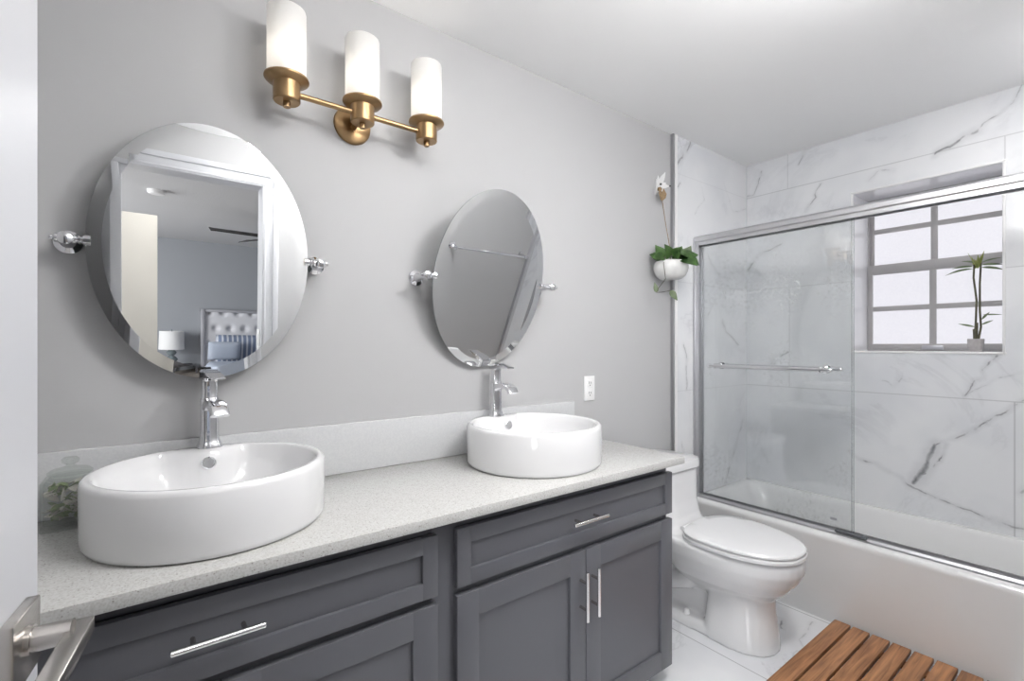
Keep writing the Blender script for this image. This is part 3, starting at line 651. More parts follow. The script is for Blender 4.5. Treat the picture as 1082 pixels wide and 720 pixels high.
# ------------------------------------------------------------------ oval pivot mirrors
def make_mirror(cx, cz, y, a, b_, tilt, hooks, label):
    t = thing('pivot_mirror', label, 'mirror', (cx, 0, cz), group='oval bevelled pivot mirrors')
    n = 96; R = Matrix.Translation((cx, y, cz)) @ Matrix.Rotation(tilt, 4, 'X')
    def ring(k, dy): return [R @ Vector(((a - k) * math.cos(2 * PI * i / n), dy, (b_ - k) * math.sin(2 * PI * i / n))) for i in range(n)]
    bw_ = 0.030
    mb = MB(); mb.loft([ring(0.0, -0.0006), ring(0.0, -0.0016), ring(bw_, -0.0028)], cap0=False, cap1=True)
    g = obj('mirror_glass', mb, 'mirror', t, smooth=1)
    mb = MB(); mb.loft([ring(0.0, -0.0007), ring(0.0, 0.003), ring(0.02, 0.003)], cap0=False, cap1=True)
    obj('mirror_back', mb, 'mirror_edge', t)
    for s_, hx in ((-1, hooks[0]), (1, hooks[1])):
        mb = MB()
        mb.lathe([(0.027, 0.0003), (0.029, 0.003), (0.028, 0.009), (0.021, 0.014), (0.016, 0.017), (0.0135, 0.024), (0.010, 0.030), (0.010, -y - 0.014), (0.0145, -y - 0.010), (0.0165, -y), (0.0145, -y + 0.010), (0.006, -y + 0.015), (0, -y + 0.0155)], (hx, 0, cz), (0, -1, 0), 28)
        br = obj('bracket', mb, 'chrome', t)
        ex = cx + s_ * a; mb = MB(); d = Vector((-s_, 0, 0)); p0 = Vector((hx, y, cz)); Lp = abs(ex - hx)
        prof = [(0.0, -0.03), (0.007, -0.026), (0.006, -0.022), (0.0105, -0.019), (0.0105, -0.015), (0.009, -0.012), (0.009, 0.010), (0.011, 0.016)]
        q = 0.018
        while q < Lp - 0.008: prof += [(0.011, q), (0.008, q + 0.003), (0.011, q + 0.006)]; q += 0.008
        prof += [(0.0125, Lp - 0.003), (0.0125, Lp + 0.010), (0.0, Lp + 0.0105)]
        mb.lathe(prof, p0, d, 20)
        obj('pivot', mb, 'chrome', br)
    return t
make_mirror(0.131, 1.533, -0.062, 0.254, 0.343, 0.028, (-0.158, 0.420), 'upright oval mirror over the basin nearest the door, reflecting the bedroom')
make_mirror(1.0435, 1.5245, -0.097, 0.249, 0.338, 0.241, (0.772, 1.350), 'oval mirror tipped steeply forward over the basin at the toilet end')

# ------------------------------------------------------------------ wall sconce
sc = thing('vanity_light', 'brass three-light wall fixture with white cylinder glass shades above the mirrors', 'wall light', (0.541, 0, 2.02))
LY = -0.10
mb = MB(); mb.lathe([(0.060, 0.0003), (0.062, 0.004), (0.060, 0.010), (0.054, 0.014), (0.0, 0.016)], (0.541, 0, 2.013), (0, -1, 0), 40); mb.ball((0.541, -0.0165, 1.991), 0.004, 10)
obj('backplate', mb, 'brass', sc)
mb = MB(); mb.cyl((0.541, -0.012, 2.0030), (0.541, LY, 2.0150), 0.009); obj('arm', mb, 'brass', sc)
XL = (0.318, 0.541, 0.766)
mb = MB(); mb.cyl((XL[0], LY, 2.0150), (XL[2], LY, 2.0150), 0.0085); obj('crossbar', mb, 'brass', sc)
for x in XL:
    mb = MB()
    mb.lathe([(0.0, 1.971), (0.010, 1.971), (0.010, 1.986), (0.034, 1.986), (0.0365, 1.989), (0.0365, 2.0390), (0.040, 2.0410), (0.058, 2.0470), (0.0605, 2.0500), (0.0605, 2.0545), (0.050, 2.0550), (0.0, 2.0550)], (x, LY, 0), n=40)
    cu = obj('lamp_cup', mb, 'brass', sc)
    mb = MB(); mb.lathe([(0.0525, 2.0555), (0.0525, 2.2460), (0.0515, 2.2500), (0.0495, 2.2500), (0.0485, 2.2460), (0.0485, 2.0555)], (x, LY, 0), n=48, cap=False)
    bm = mb.bm; bm.verts.ensure_lookup_table()
    for i in range(48): bm.faces.new((bm.verts[i], bm.verts[(i + 1) % 48], bm.verts[5 * 48 + (i + 1) % 48], bm.verts[5 * 48 + i]))
    obj('glass_shade', mb, 'opal', sc, smooth=30)
    mb = MB(); mb.lathe([(0.013, 2.0560), (0.013, 2.0790), (0.016, 2.0940), (0.024, 2.1190), (0.026, 2.1370), (0.020, 2.1550), (0.008, 2.1640), (0, 2.1650)], (x, LY, 0), n=20)
    obj('bulb', mb, 'bulb', cu)
    d = bpy.data.lights.new('bulb_light', 'POINT'); d.energy = SHADE_W; d.color = (1.0, 0.955, 0.90); d.shadow_soft_size = 0.027
    o = bpy.data.objects.new('bulb_light', d); o.location = (x, LY, 2.1370); COL.objects.link(o)

# ------------------------------------------------------------------ outlet
ou = thing('wall_outlet', 'white double outlet on the grey wall right of the far basin', 'outlet', (1.675, 0, 1.075))
obj('cover_plate', box(1.640, 1.711, -0.006, -0.0003, 1.016, 1.133, bev=0.002), 'plastic', ou)
for z in (1.050, 1.098):
    mb = MB(); mb.box(1.660, 1.691, -0.009, -0.005, z - 0.019, z + 0.019, bev=0.003)
    rc = obj('receptacle', mb, 'plastic', ou)
    mb = MB(); mb.box(1.668, 1.670, -0.0097, -0.0088, z - 0.002, z + 0.009); mb.box(1.681, 1.683, -0.0097, -0.0088, z - 0.002, z + 0.008); mb.cyl((1.6755, -0.0088, z - 0.009), (1.6755, -0.0097, z - 0.009), 0.0028, n=10)
    obj('slot', mb, 'dark', rc)

# ------------------------------------------------------------------ toilet
TX = 2.075
to = thing('toilet', 'white one-piece toilet between the vanity and the bathtub', 'toilet', (TX, -0.42, 0))
def egg(w, yf, yb, z, e=2.3, n=40, sq=0.62):
    """outline in plan: rounded, pointed to the front (-y)"""
    pts = []; ym = yb + (yf - yb) * sq * 0.62
    for i in range(n):
        a = 2 * PI * i / n; c, s_ = math.cos(a), math.sin(a)
        x = w * math.copysign(abs(c) ** (2 / e), c)
        y = ym + (s_ * (yb - ym) if s_ > 0 else s_ * (ym - yf))
        if s_ > 0: y = ym + (yb - ym) * abs(s_) ** (2 / 4.0)
        pts.append((TX + x, y, z))
    return pts
mb = MB()
mb.loft([egg(0.06, -0.60, -0.30, 0.16), egg(0.12, -0.675, -0.26, 0.215), egg(0.165, -0.725, -0.24, 0.26), egg(0.192, -0.762, -0.22, 0.31), egg(0.205, -0.782, -0.20, 0.355), egg(0.206, -0.785, -0.20, 0.395), egg(0.200, -0.778, -0.20, 0.408), egg(0.19, -0.77, -0.21, 0.412)])
mb.loft([egg(0.135, -0.690, -0.40, 0.0), egg(0.133, -0.687, -0.40, 0.05), egg(0.122, -0.672, -0.41, 0.15), egg(0.120, -0.668, -0.42, 0.24), egg(0.13, -0.68, -0.42, 0.30)])
mb.loft([egg(0.132, -0.66, -0.05, 0.0, 4), egg(0.130, -0.66, -0.05, 0.035, 4), egg(0.118, -0.65, -0.06, 0.048, 4)])
mb.box(TX - 0.055, TX + 0.055, -0.45, -0.06, 0.03, 0.34)
for s_ in (-1, 1):
    mb.tube([(TX + s_ * 0.05, -0.43, 0.30), (TX + s_ * 0.06, -0.37, 0.26), (TX + s_ * 0.065, -0.31, 0.19), (TX + s_ * 0.065, -0.24, 0.16), (TX + s_ * 0.06, -0.19, 0.20), (TX + s_ * 0.055, -0.16, 0.27), (TX + s_ * 0.05, -0.12, 0.33)], 0.05, 14)
    mb.tube([(TX + s_ * 0.055, -0.20, 0.19), (TX + s_ * 0.065, -0.16, 0.12), (TX + s_ * 0.06, -0.14, 0.04)], 0.05, 14)
def tank(w, yf, z, r=0.07): return rrect(TX - w * 0.81, TX + w * 0.81, yf + 0.008, -0.012, z, r)
mb.loft([rrect(TX - 0.16, TX + 0.16, -0.33, -0.012, 0.28, 0.05), rrect(TX - 0.185, TX + 0.185, -0.36, -0.012, 0.36, 0.06), rrect(TX - 0.185, TX + 0.185, -0.345, -0.012, 0.405, 0.07), tank(0.185, -0.300, 0.425), tank(0.184, -0.282, 0.46), tank(0.186, -0.268, 0.52), tank(0.192, -0.262, 0.60), tank(0.196, -0.262, 0.668)])
o = obj('bowl_and_tank', mb, 'porc', to, smooth=80)
md = o.modifiers.new('remesh', 'REMESH'); md.mode = 'VOXEL'; md.voxel_size = 0.0065; md.use_smooth_shade = True
md = o.modifiers.new('smooth', 'SMOOTH'); md.factor = 0.5; md.iterations = 6
mb = MB(); mb.loft([tank(0.198, -0.268, 0.672), tank(0.203, -0.273, 0.676), tank(0.204, -0.274, 0.704), tank(0.198, -0.268, 0.714), tank(0.18, -0.25, 0.717, 0.06)])
obj('tank_lid', mb, 'porc', to, smooth=40)
def eggs(w, yf, yb, zs): return [egg(w - i, yf + i, yb - i, z) for i, z in zs]
mb = MB(); mb.loft(eggs(0.203, -0.788, -0.315, ((0.008, 0.4125), (0.0, 0.416), (0.0, 0.427), (0.008, 0.4305))))
obj('seat', mb, 'seat', to, smooth=40)
mb = MB(); mb.loft(eggs(0.200, -0.785, -0.318, ((0.006, 0.4335), (0.0, 0.4365), (0.0, 0.444), (0.006, 0.4500), (0.05, 0.4535), (0.12, 0.4545))))
obj('seat_lid', mb, 'seat', to, smooth=40)
for s_ in (-1, 1): obj('hinge', MB().cyl((TX + s_ * 0.075 - 0.03, -0.312, 0.428), (TX + s_ * 0.075 + 0.03, -0.312, 0.428), 0.012), 'seat', to)
mb = MB(); mb.lathe([(0.014, 0.046), (0.014, 0.060), (0.010, 0.068), (0, 0.071)], (TX - 0.105, -0.335, 0.0), n=18)
obj('bolt_cap', mb, 'plastic', to)

# ------------------------------------------------------------------ teak bath mat
bm_ = thing('slatted_bath_mat', 'brown teak slatted bath mat on the floor against the tub', 'bath mat', (2.13, -1.05, 0))
ns = 8; pw = 0.071
for i in range(ns):
    y1_ = -0.755 - i * pw
    obj('slat', box(1.795, 2.487, y1_ - pw + 0.009, y1_, 0.014, 0.033, bev=0.003), 'teak', bm_)
for x in (1.87, 2.13, 2.39):
    obj('runner', box(x - 0.022, x + 0.022, -0.755 - ns * pw + 0.03, -0.775, 0.0, 0.0142, bev=0.002), 'teak', bm_)

# ------------------------------------------------------------------ glass jar
ja = thing('glass_jar', 'square glass jar of green leafy potpourri behind the basin nearest the door', 'jar', (-0.147, -0.082, CZ))
jx, jy = -0.147, -0.082
mb = MB(); hw = 0.047
mb.loft([rrect(jx - hw, jx + hw, jy - hw, jy + hw, CZ + 0.0004, 0.006, 3), rrect(jx - hw, jx + hw, jy - hw, jy + hw, CZ + 0.110, 0.006, 3), rrect(jx - hw + 0.01, jx + hw - 0.01, jy - hw + .01, jy + hw - .01, CZ + 0.116, 0.02, 3),
         rrect(jx - 0.036, jx + 0.036, jy - 0.036, jy + 0.036, CZ + 0.120, 0.03, 3)], cap1=False)
mb.loft([rrect(jx - hw + .005, jx + hw - .005, jy - hw + .005, jy + hw - .005, CZ + 0.014, 0.006, 3), rrect(jx - hw + .005, jx + hw - .005, jy - hw + .005, jy + hw - .005, CZ + 0.108, 0.006, 3), rrect(jx - 0.033, jx + 0.033, jy - 0.033, jy + 0.033, CZ + 0.116, 0.028, 3)], cap1=False)
obj('jar_body', mb, 'jarglass', ja)
mb = MB(); mb.lathe([(0.030, CZ + 0.1205), (0.040, CZ + 0.121), (0.041, CZ + 0.125), (0.034, CZ + 0.131), (0.014, CZ + 0.136), (0.008, CZ + 0.139), (0.008, CZ + 0.142), (0.015, CZ + 0.146), (0.0165, CZ + 0.153), (0.012, CZ + 0.158), (0, CZ + 0.159)], (jx, jy, 0), n=28)
obj('lid', mb, 'jarglass', ja)
rnd = random.Random(4)
for nm, m_, cnt, wd in (('green_leaves', 'leaf_j', 60, 0.013), ('pale_petals', 'petal', 46, 0.022)):
    mb = MB()
    for i in range(cnt):
        p0 = Vector((jx + rnd.uniform(-.04, .04), jy + rnd.uniform(-.04, .04), CZ + rnd.uniform(0.022, 0.098)))
        d = Vector((rnd.uniform(-1, 1), rnd.uniform(-1, 1), rnd.uniform(-.6, .6))).normalized()
        L_ = rnd.uniform(0.022, 0.034); p0 = p0 - d * L_ * 0.5
        for k in range(3):
            lo_, hi_ = ((jx - .040, jx + .040), (jy - .040, jy + .040), (CZ + 0.018, CZ + 0.104))[k]
            e_ = p0[k] + d[k] * L_
            if e_ > hi_: p0[k] -= e_ - hi_
            if e_ < lo_: p0[k] += lo_ - e_
            p0[k] = min(max(p0[k], lo_), hi_)
        mb.leaf(p0, d, (rnd.uniform(-1, 1), rnd.uniform(-.5, .5), 1), L_, wd, 0.1, n=4)
    o = obj(nm, mb, m_, ja); o['kind'] = 'stuff'

# ------------------------------------------------------------------ hanging pothos
wh = thing('wall_hook', 'white butterfly hook with a jute loop high on the wall beside the tile strip', 'hook', (2.198, 0, 2.15))
mb = MB(); mb.box(2.191, 2.204, -0.008, -0.0003, 2.10, 2.185, bev=0.003); mb.tube([(2.197, -0.006, 2.12), (2.197, -0.03, 2.105), (2.197, -0.04, 2.112), (2.197, -0.042, 2.13)], 0.004)
obj('hook_plate', mb, 'plastic', wh)
mb = MB()
mb.leaf((2.200, -0.010, 2.145), (0.35, -0.35, 0.9), (0, -1, 0), 0.085, 0.035, 0.0); mb.leaf((2.200, -0.010, 2.145), (1, -0.5, 0.05), (0, -1, 0.2), 0.07, 0.032, 0.0)
mb.leaf((2.197, -0.010, 2.145), (-0.3, -0.3, 0.9), (0, -1, 0), 0.055, 0.028, 0.0); mb.leaf((2.20, -0.012, 2.14), (0.8, -0.6, 0.5), (0, -1, 0.2), 0.05, 0.03, 0.0)
obj('white_wings', mb, 'plastic', wh)
obj('bead', MB().ball((2.20, -0.03, 2.150), 0.006, 10), 'dark', wh); obj('bead', MB().ball((2.262, -0.045, 2.149), 0.005, 10), 'dark', wh)
px, py, pz = 2.192, -0.098, 1.628
hpn = thing('hanging_planter', 'white bowl planter of trailing green pothos hanging on a cord', 'hanging plant', (px, py, pz))
mb = MB(); R_ = 0.089
mb.lathe([(0.0, 0.0), (0.045, 0.0), (0.058, 0.004), (0.074, 0.018), (0.084, 0.038), (R_, 0.058), (0.087, 0.078), (0.080, 0.092), (0.076, 0.092), (0.078, 0.078), (0.072, 0.076), (0.0, 0.076)], (px, py, pz), n=40)
pot = obj('pot', mb, 'potw', hpn, smooth=50)
mb = MB(); mb.lathe([(0.0, 0.0765), (0.0715, 0.0765), (0.066, 0.081), (0, 0.083)], (px, py, pz), n=24); obj('soil', mb, 'soil', hpn)
mb = MB()
hk = Vector((2.197, -0.041, 2.120))
for k in range(3):
    a = 2 * PI * k / 3 + 0.6; e_ = Vector((px + 0.078 * math.cos(a), py + 0.078 * math.sin(a), pz + 0.088))
    j_ = Vector((px, py, pz + 0.135))
    mb.tube([j_, j_.lerp(e_, 0.5), e_], 0.0014, 6)
mb.tube([(2.197, -0.041, 2.06), (2.196, -0.06, 1.95), (px, py, pz + 0.135)], 0.0019, 6)
obj('cord', mb, 'rope', hpn)
mb = MB()
for k in range(5):
    o_ = 0.006 * (k - 2); mb.tube([(2.185 + o_, -0.034 + o_, 2.125), (2.178 + o_, -0.046, 2.095), (2.190 + o_ * .5, -0.044, 2.060), (2.212 + o_, -0.042, 2.078), (2.222 + o_, -0.040, 2.100), (2.204 + o_, -0.035, 2.126)], 0.0035, 6)
mb.lathe([(0.002, -0.011), (0.009, -0.009), (0.011, 0.0), (0.009, 0.009), (0.002, 0.011)], (2.182, -0.036, 2.118), (1, -.4, 0), 14)
obj('rope_knot', mb, 'rope', hpn)
mb = MB(); cp = Vector((px, py, pz + 0.09))
# right and left as the camera sees the pot
rv = Vector((0.797, -0.605, 0)); fv = Vector((0.605, 0.797, 0))
LF = [(-0.03, 0.02, -0.05, 0.0, 0.10, 0.065, 0.05, 1), (-0.01, -0.02, -0.02, 0.25, 0.10, 0.06, 0.04, 1), (-0.045, 0.0, -0.10, 0.02, 0.05, 0.05, 0.05, 1), (0.02, 0.03, 0.05, 0.03, 0.02, 0.07, 0.05, 0),
      (0.03, -0.05, 0.05, -0.05, -0.035, 0.075, 0.05, 0), (0.05, -0.02, 0.08, -0.02, 0.02, 0.06, 0.055, 0), (0.065, 0.0, 0.03, 0.0, 0.05, 0.06, 0.04, 0), (0.0, -0.05, 0.01, -0.04, 0.03, 0.05, 0.045, 1),
      (0.055, 0.03, 0.04, 0.0, 0.09, 0.05, 0.035, 0), (-0.05, -0.04, -0.06, -0.03, 0.0, 0.045, 0.04, 1), (0.03, 0.0, 0.02, -0.02, 0.06, 0.05, 0.045, 1), (0.07, -0.03, 0.05, -0.02, -0.03, 0.055, 0.045, 0),
      (-0.02, -0.03, -0.03, -0.05, 0.06, 0.06, 0.05, 1), (0.04, -0.045, -0.02, -0.06, 0.01, 0.05, 0.045, 1)]
mb2 = MB()
for i, (r_, f_, dr_, df_, dz_, L_, w_, dk) in enumerate(LF):
    b0 = cp + rv * r_ + fv * f_
    (mb2 if i in (6, 8) else mb).leaf(b0 + Vector((0, 0, 0.018)), rv * dr_ + fv * df_ + Vector((0, 0, dz_)), Vector((0, 0, 0.6)) - fv, L_ * 1.4, w_ * 1.45, 0.12, True)
    mb.tube([cp + Vector((rv.x * r_ * .4 + fv.x * f_ * .4, rv.y * r_ * .4 + fv.y * f_ * .4, -0.012)), b0 + Vector((0, 0, 0.018))], 0.0015, 5)
obj('dark_leaves', mb, 'leaf', hpn); 
vine = [cp - rv * 0.05 - fv * 0.05, cp - rv * 0.062 - fv * 0.075 - Vector((0, 0, 0.02)), cp - rv * 0.060 - fv * 0.09 - Vector((0, 0, 0.07)), cp - rv * 0.055 - fv * 0.085 - Vector((0, 0, 0.10)),
        cp - rv * 0.085 - fv * 0.06 - Vector((0, 0, 0.145)), cp - rv * 0.09 - fv * 0.05 - Vector((0, 0, 0.165)), cp - rv * 0.06 - fv * 0.05 - Vector((0, 0, 0.163)), cp - rv * 0.02 - fv * 0.05 - Vector((0, 0, 0.155))]
obj('vine', MB().tube(vine, 0.0017, 6), 'stem', hpn)
mb2.leaf(vine[5], -rv * 0.2 + Vector((0, 0, 1)), -fv, 0.055, 0.026, 0.0, True); mb2.leaf(vine[7], rv * 0.75 + Vector((0, 0, -1)), -fv, 0.065, 0.034, 0.05, True)
obj('light_leaves', mb2, 'leaf_d', hpn)

# ------------------------------------------------------------------ lucky bamboo on the sill
bx, by, bz = XB + 0.052, -1.111, WZ0 + 0.0063
bp_ = thing('lucky_bamboo', 'small lucky bamboo in a pale grey pot on the window sill', 'plant', (bx, by, bz))
mb = MB(); mb.loft([rrect(bx - 0.019, bx + 0.019, by - 0.021, by + 0.021, bz, 0.008), rrect(bx - 0.024, bx + 0.024, by - 0.026, by + 0.026, bz + 0.02, 0.011), rrect(bx - 0.027, bx + 0.027, by - 0.029, by + 0.029, bz + 0.056, 0.012), rrect(bx - 0.026, bx + 0.026, by - 0.028, by + 0.028, bz + 0.062, 0.012),
                     rrect(bx - 0.022, bx + 0.022, by - 0.024, by + 0.024, bz + 0.062, 0.01), rrect(bx - 0.021, bx + 0.021, by - 0.023, by + 0.023, bz + 0.054, 0.01)])
obj('pot', mb, 'potg', bp_, smooth=50)
B = lambda y, z, x=0.0: Vector((bx + x, by + y, bz + z))      # negative y is to the right in the photo
for pts in ([B(0.004, 0.05), B(0.0, 0.15), B(-0.002, 0.25, .003), B(0.008, 0.36), B(0.006, 0.425)], [B(-0.008, 0.05), B(-0.018, 0.12), B(-0.014, 0.2), B(-0.014, 0.33), B(-0.018, 0.43)]):
    obj('cane', MB().tube(pts, [0.005, 0.0042, 0.0042, 0.004, 0.0038], 8), 'stem', bp_)
mb = MB().tube([B(0.004, 0.05, .006), B(0.006, 0.11, .006)], 0.0065, 8).tube([B(-0.002, 0.05, -.006), B(-0.004, 0.14, -.006)], 0.006, 8); obj('cut_stub', mb, 'stem', bp_)
mb = MB()
for y, z, dy, dz, dx, L_, w_, dr_ in ((0.010, 0.415, 0.09, 0.010, .0, 0.078, 0.014, 0.15), (0.010, 0.405, 0.09, 0.000, -.02, 0.100, 0.014, 0.30), (-0.02, 0.42, -0.09, 0.0, .0, 0.074, 0.015, 0.12), (-0.02, 0.408, -0.08, -0.01, -.02, 0.080, 0.015, 0.2),
                                      (0.0, 0.432, 0.06, 0.03, .02, 0.065, 0.010, 0.2), (-0.02, 0.432, -0.07, 0.03, .02, 0.075, 0.009, 0.2), (0.004, 0.12, 0.07, 0.02, 0, 0.062, 0.011, 0.0), (-0.02, 0.13, -0.06, 0.03, 0, 0.045, 0.010, 0.0),
                                      (-0.02, 0.155, -0.04, 0.05, 0, 0.045, 0.010, 0.0), (-0.025, 0.178, -0.07, 0.0, 0, 0.065, 0.008, 0.05)):
    mb.leaf(B(y, z), (dx, dy, dz), (-0.9, 0, 1), L_, w_ * 1.2, dr_)
obj('leaves', mb, 'leaf_d', bp_)
mb = MB()
for k in range(8):
    a = k * 0.8; mb.leaf(B(-0.004 + 0.006 * math.cos(a), 0.405), (0.35 * math.cos(a), 0.35 * math.sin(a), 1), (math.cos(a), math.sin(a), 0.2), 0.05 + 0.018 * (k % 3), 0.012, -0.05)
obj('crown', mb, 'leaf_y', bp_)

# ------------------------------------------------------------------ open door with its lever
u = Vector((0.131, 0.991, 0)).normalized(); ang = math.atan2(u.y, u.x)
dl = thing('door_leaf', 'white bathroom door standing open at the left edge beside the camera', 'door', (-0.17, YF - 0.0, 0), ang)
# local: x along the leaf from the hinge, y = to the left of it; the seen face is y = 0
def wd_(mb): return mb
DW, DT = 0.640, 0.035
obj('leaf_panel', MB().box(0.008, DW, 0.0, DT, 0.012, 2.03, bev=0.002), 'white', dl, local=True)
for f0, sg in ((0.0, -1), (DT, 1)):
    Y = lambda q: f0 + sg * q
    bx_ = lambda xa, xb, q0, q1, za, zb: MB().box(xa, xb, min(Y(q0), Y(q1)), max(Y(q0), Y(q1)), za, zb, bev=0.0012)
    ro = obj('rosette', bx_(0.5485, 0.6095, 0.0002, 0.010, 0.989, 1.049), 'nickel', dl, local=True)
    obj('spindle', MB().lathe([(0.0125, 0), (0.0125, 0.004), (0.0105, 0.0045), (0.0105, 0.030)], (0.577, Y(0.010), 1.023), (0, sg, 0), 24), 'nickel', ro, local=True)
    obj('lever', bx_(0.455, 0.590, 0.036, 0.0525, 1.013, 1.0275), 'nickel', dl, local=True)
for z in (0.25, 1.0, 1.8): obj('hinge', MB().cyl((0.004, -0.004, z - 0.045), (0.004, -0.004, z + 0.045), 0.006, n=12), 'nickel', dl, local=True)

# ------------------------------------------------------------------ towel rail opposite (seen in the tipped mirror)
tr = thing('towel_rail', 'chrome towel rail on the wall opposite, seen in the tipped mirror', 'towel rail', (2.0, YF, 1.27))
mb = MB(); mb.cyl((1.66, YF + 0.065, 1.272), (2.34, YF + 0.065, 1.272), 0.009); obj('rail', mb, 'chrome', tr)
for x in (1.69, 2.31):
    mb = MB(); mb.lathe([(0.024, 0.0003), (0.024, 0.006), (0.014, 0.012), (0.011, 0.05), (0.015, 0.058), (0.015, 0.074), (0.0, 0.078)], (x, YF, 1.272), (0, 1, 0), 24); obj('post', mb, 'chrome', tr)

# ------------------------------------------------------------------ unseen bathroom lamps, added above the frame to brighten the room
def fill_lamp(cx, cy, zc, label, m_, r=0.15, drop=0.195):
    cl = thing('fill_lamp', label, 'fill light', (cx, cy, zc))
    obj('canopy', MB().lathe([(0.075, -0.0003), (0.075, -0.02), (0.05, -0.026), (0.010, -0.028), (0.010, -drop + 0.052), (0.0, -drop + 0.0515)], (cx, cy, zc), n=40), 'plastic', cl)
    obj('glass_bowl', MB().lathe([(r * math.sin(q), -drop + 0.053 * math.cos(q)) for q in [0.02 + (PI - 0.02) * k / 22 for k in range(23)]], (cx, cy, zc), n=48), m_, cl)
fill_lamp(0.55, -1.05, ZC, 'added unseen fill lamp, a white glass bowl over the vanity end of the bathroom', 'fill_disc_soft')
fill_lamp(1.25, -1.32, ZC, 'added unseen fill lamp, a white glass bowl over the toilet end of the bathroom', 'fill_disc')
dlt = thing('fill_spot', 'added unseen fill spot, recessed over the far end of the bathtub', 'fill light', (2.72, -1.44, ZC))  # unseen spot, added to brighten the shower and tub
obj('rim', MB().lathe([(0.075, -0.0003), (0.075, -0.004), (0.056, -0.007), (0.054, -0.0003)], (2.72, -1.44, ZC), n=40, cap=False), 'plastic', dlt)
obj('lens', MB().lathe([(0.0545, -0.0008), (0.0545, -0.003), (0.0, -0.0035)], (2.72, -1.44, ZC), n=32), 'fill_spot_disc', dlt)

# ------------------------------------------------------------------ the bedroom beyond the doorway (seen in the upright mirror)
BX0, BX1, BY = -2.8, 2.6, -6.95
BC = 2.42
YB = YF - 0.12
struct('floor_bedroom', box(BX0 - 0.1, BX1 + 0.1, BY - 0.1, YB, -0.08, -0.001), 'bedfloor')
struct('ceiling_bedroom', box(BX0 - 0.1, BX1 + 0.1, BY - 0.1, YB, BC, BC + 0.1), 'popcorn')
struct('wall_bedroom_far', box(BX0 - 0.1, BX1 + 0.1, BY - 0.1, BY, 0, BC), 'bedwall')
struct('wall_bedroom_right', box(BX1, BX1 + 0.1, BY, YB, 0, BC), 'bedwall')
mb = MB(); mb.box(BX0 - 0.1, BX0, BY, -5.6, 0, BC); mb.box(BX0 - 0.1, BX0, -3.0, YB, 0, BC); mb.box(BX0 - 0.1, BX0, -5.6, -3.0, 0, 0.6); mb.box(BX0 - 0.1, BX0, -5.6, -3.0, 2.3, BC)
struct('wall_bedroom_left', mb, 'bedwall')
mb = MB(); mb.box(BX0 - 0.1, -0.56, YB - 0.02, YB, 0, BC); mb.box(DX1 + 0.12, BX1 + 0.1, YB - 0.02, YB, 0, BC); mb.box(-0.56, DX1 + 0.12, YB - 0.004, YB, DZ + 0.1, BC)
struct('wall_bedroom_near', mb, 'bedwall')
w2 = struct('window_2', MB().box(BX0 - 0.09, BX0 - 0.03, -5.6, -5.54, 0.6, 2.3).box(BX0 - 0.09, BX0 - 0.03, -3.06, -3.0, 0.6, 2.3).box(BX0 - 0.09, BX0 - 0.03, -5.6, -3.0, 0.6, 0.66).box(BX0 - 0.09, BX0 - 0.03, -5.6, -3.0, 2.24, 2.3).box(BX0 - 0.09, BX0 - 0.03, -4.33, -4.27, 0.6, 2.3), 'white')  # unseen bedroom window, added to let daylight in
obj('pane', box(BX0 - 0.064, BX0 - 0.060, -5.56, -3.04, 0.64, 2.26), 'skypane', w2)

wr = thing('closet_door', 'tall cream closet door in the bedroom, seen in the upright mirror', 'closet door', (-0.20, -2.6, 0))
obj('door_panel', box(-0.45, 0.045, -2.635, -2.6, 0.01, 2.02, bev=0.003), 'cream', wr)
obj('knob', MB().lathe([(0.0, 0.055), (0.022, 0.05), (0.026, 0.04), (0.02, 0.03), (0.009, 0.022), (0.009, 0.005), (0.022, 0.004), (0.022, 0.0)], (0.0, -2.6, 0.95), (0, 1, 0), 20), 'nickel', wr)

bd = thing('bed', 'bed with a tall tufted pale headboard and blue grey bedding', 'bed', (1.45, -5.9, 0))
hx0, hx1 = 0.60, 2.25
mb = MB()
# tufted headboard: displaced grid in diamond pattern
nx, nz = 110, 60; z0_, z1_ = 0.30, 1.40
front = []
for iz in range(nz + 1):
    row = []
    for ix in range(nx + 1):
        x = hx0 + 0.05 + (hx1 - hx0 - 0.10) * ix / nx; z = z0_ + (z1_ - z0_) * iz / nz
        s_ = 0.19; a_ = (x - hx0) / s_; b2 = (z - 1.15) / 0.24
        dmin = 9
        for di in range(-1, 3):
            for dj in range(-1, 3):
                cj = math.floor(b2) + dj; ci = math.floor(a_) + di + (0.5 if cj % 2 else 0.0)
                dmin = min(dmin, math.hypot((a_ - ci) * s_, (b2 - cj) * 0.24))
        y = -6.86 - 0.055 * math.exp(-(dmin / 0.04) ** 2) + 0.02
        row.append(mb.bm.verts.new((x, y, z)))
    front.append(row)
for iz in range(nz):
    for ix in range(nx): mb.bm.faces.new((front[iz][ix], front[iz][ix + 1], front[iz + 1][ix + 1], front[iz + 1][ix]))
mb.box(hx0 + 0.045, hx1 - 0.045, -6.945, -6.90, 0.2, 1.405)
obj('headboard', mb, 'linen', bd, smooth=80)
mb = MB(); mb.box(hx0, hx0 + 0.05, -6.945, -6.80, 0.0, 1.43, bev=0.008); mb.box(hx1 - 0.05, hx1, -6.945, -6.80, 0.0, 1.43, bev=0.008); mb.box(hx0, hx1, -6.945, -6.82, 1.39, 1.43, bev=0.008)
obj('headboard_frame', mb, 'stud', bd)
obj('mattress', MB().box(hx0 + 0.06, hx1 - 0.06, -6.80, -4.85, 0.25, 0.62, bev=0.05, seg=4), 'linen', bd)
mb = MB().box(hx0 + 0.02, hx1 - 0.02, -6.45, -4.80, 0.2, 0.70, bev=0.09, seg=5)
obj('comforter', mb, 'comf', bd)
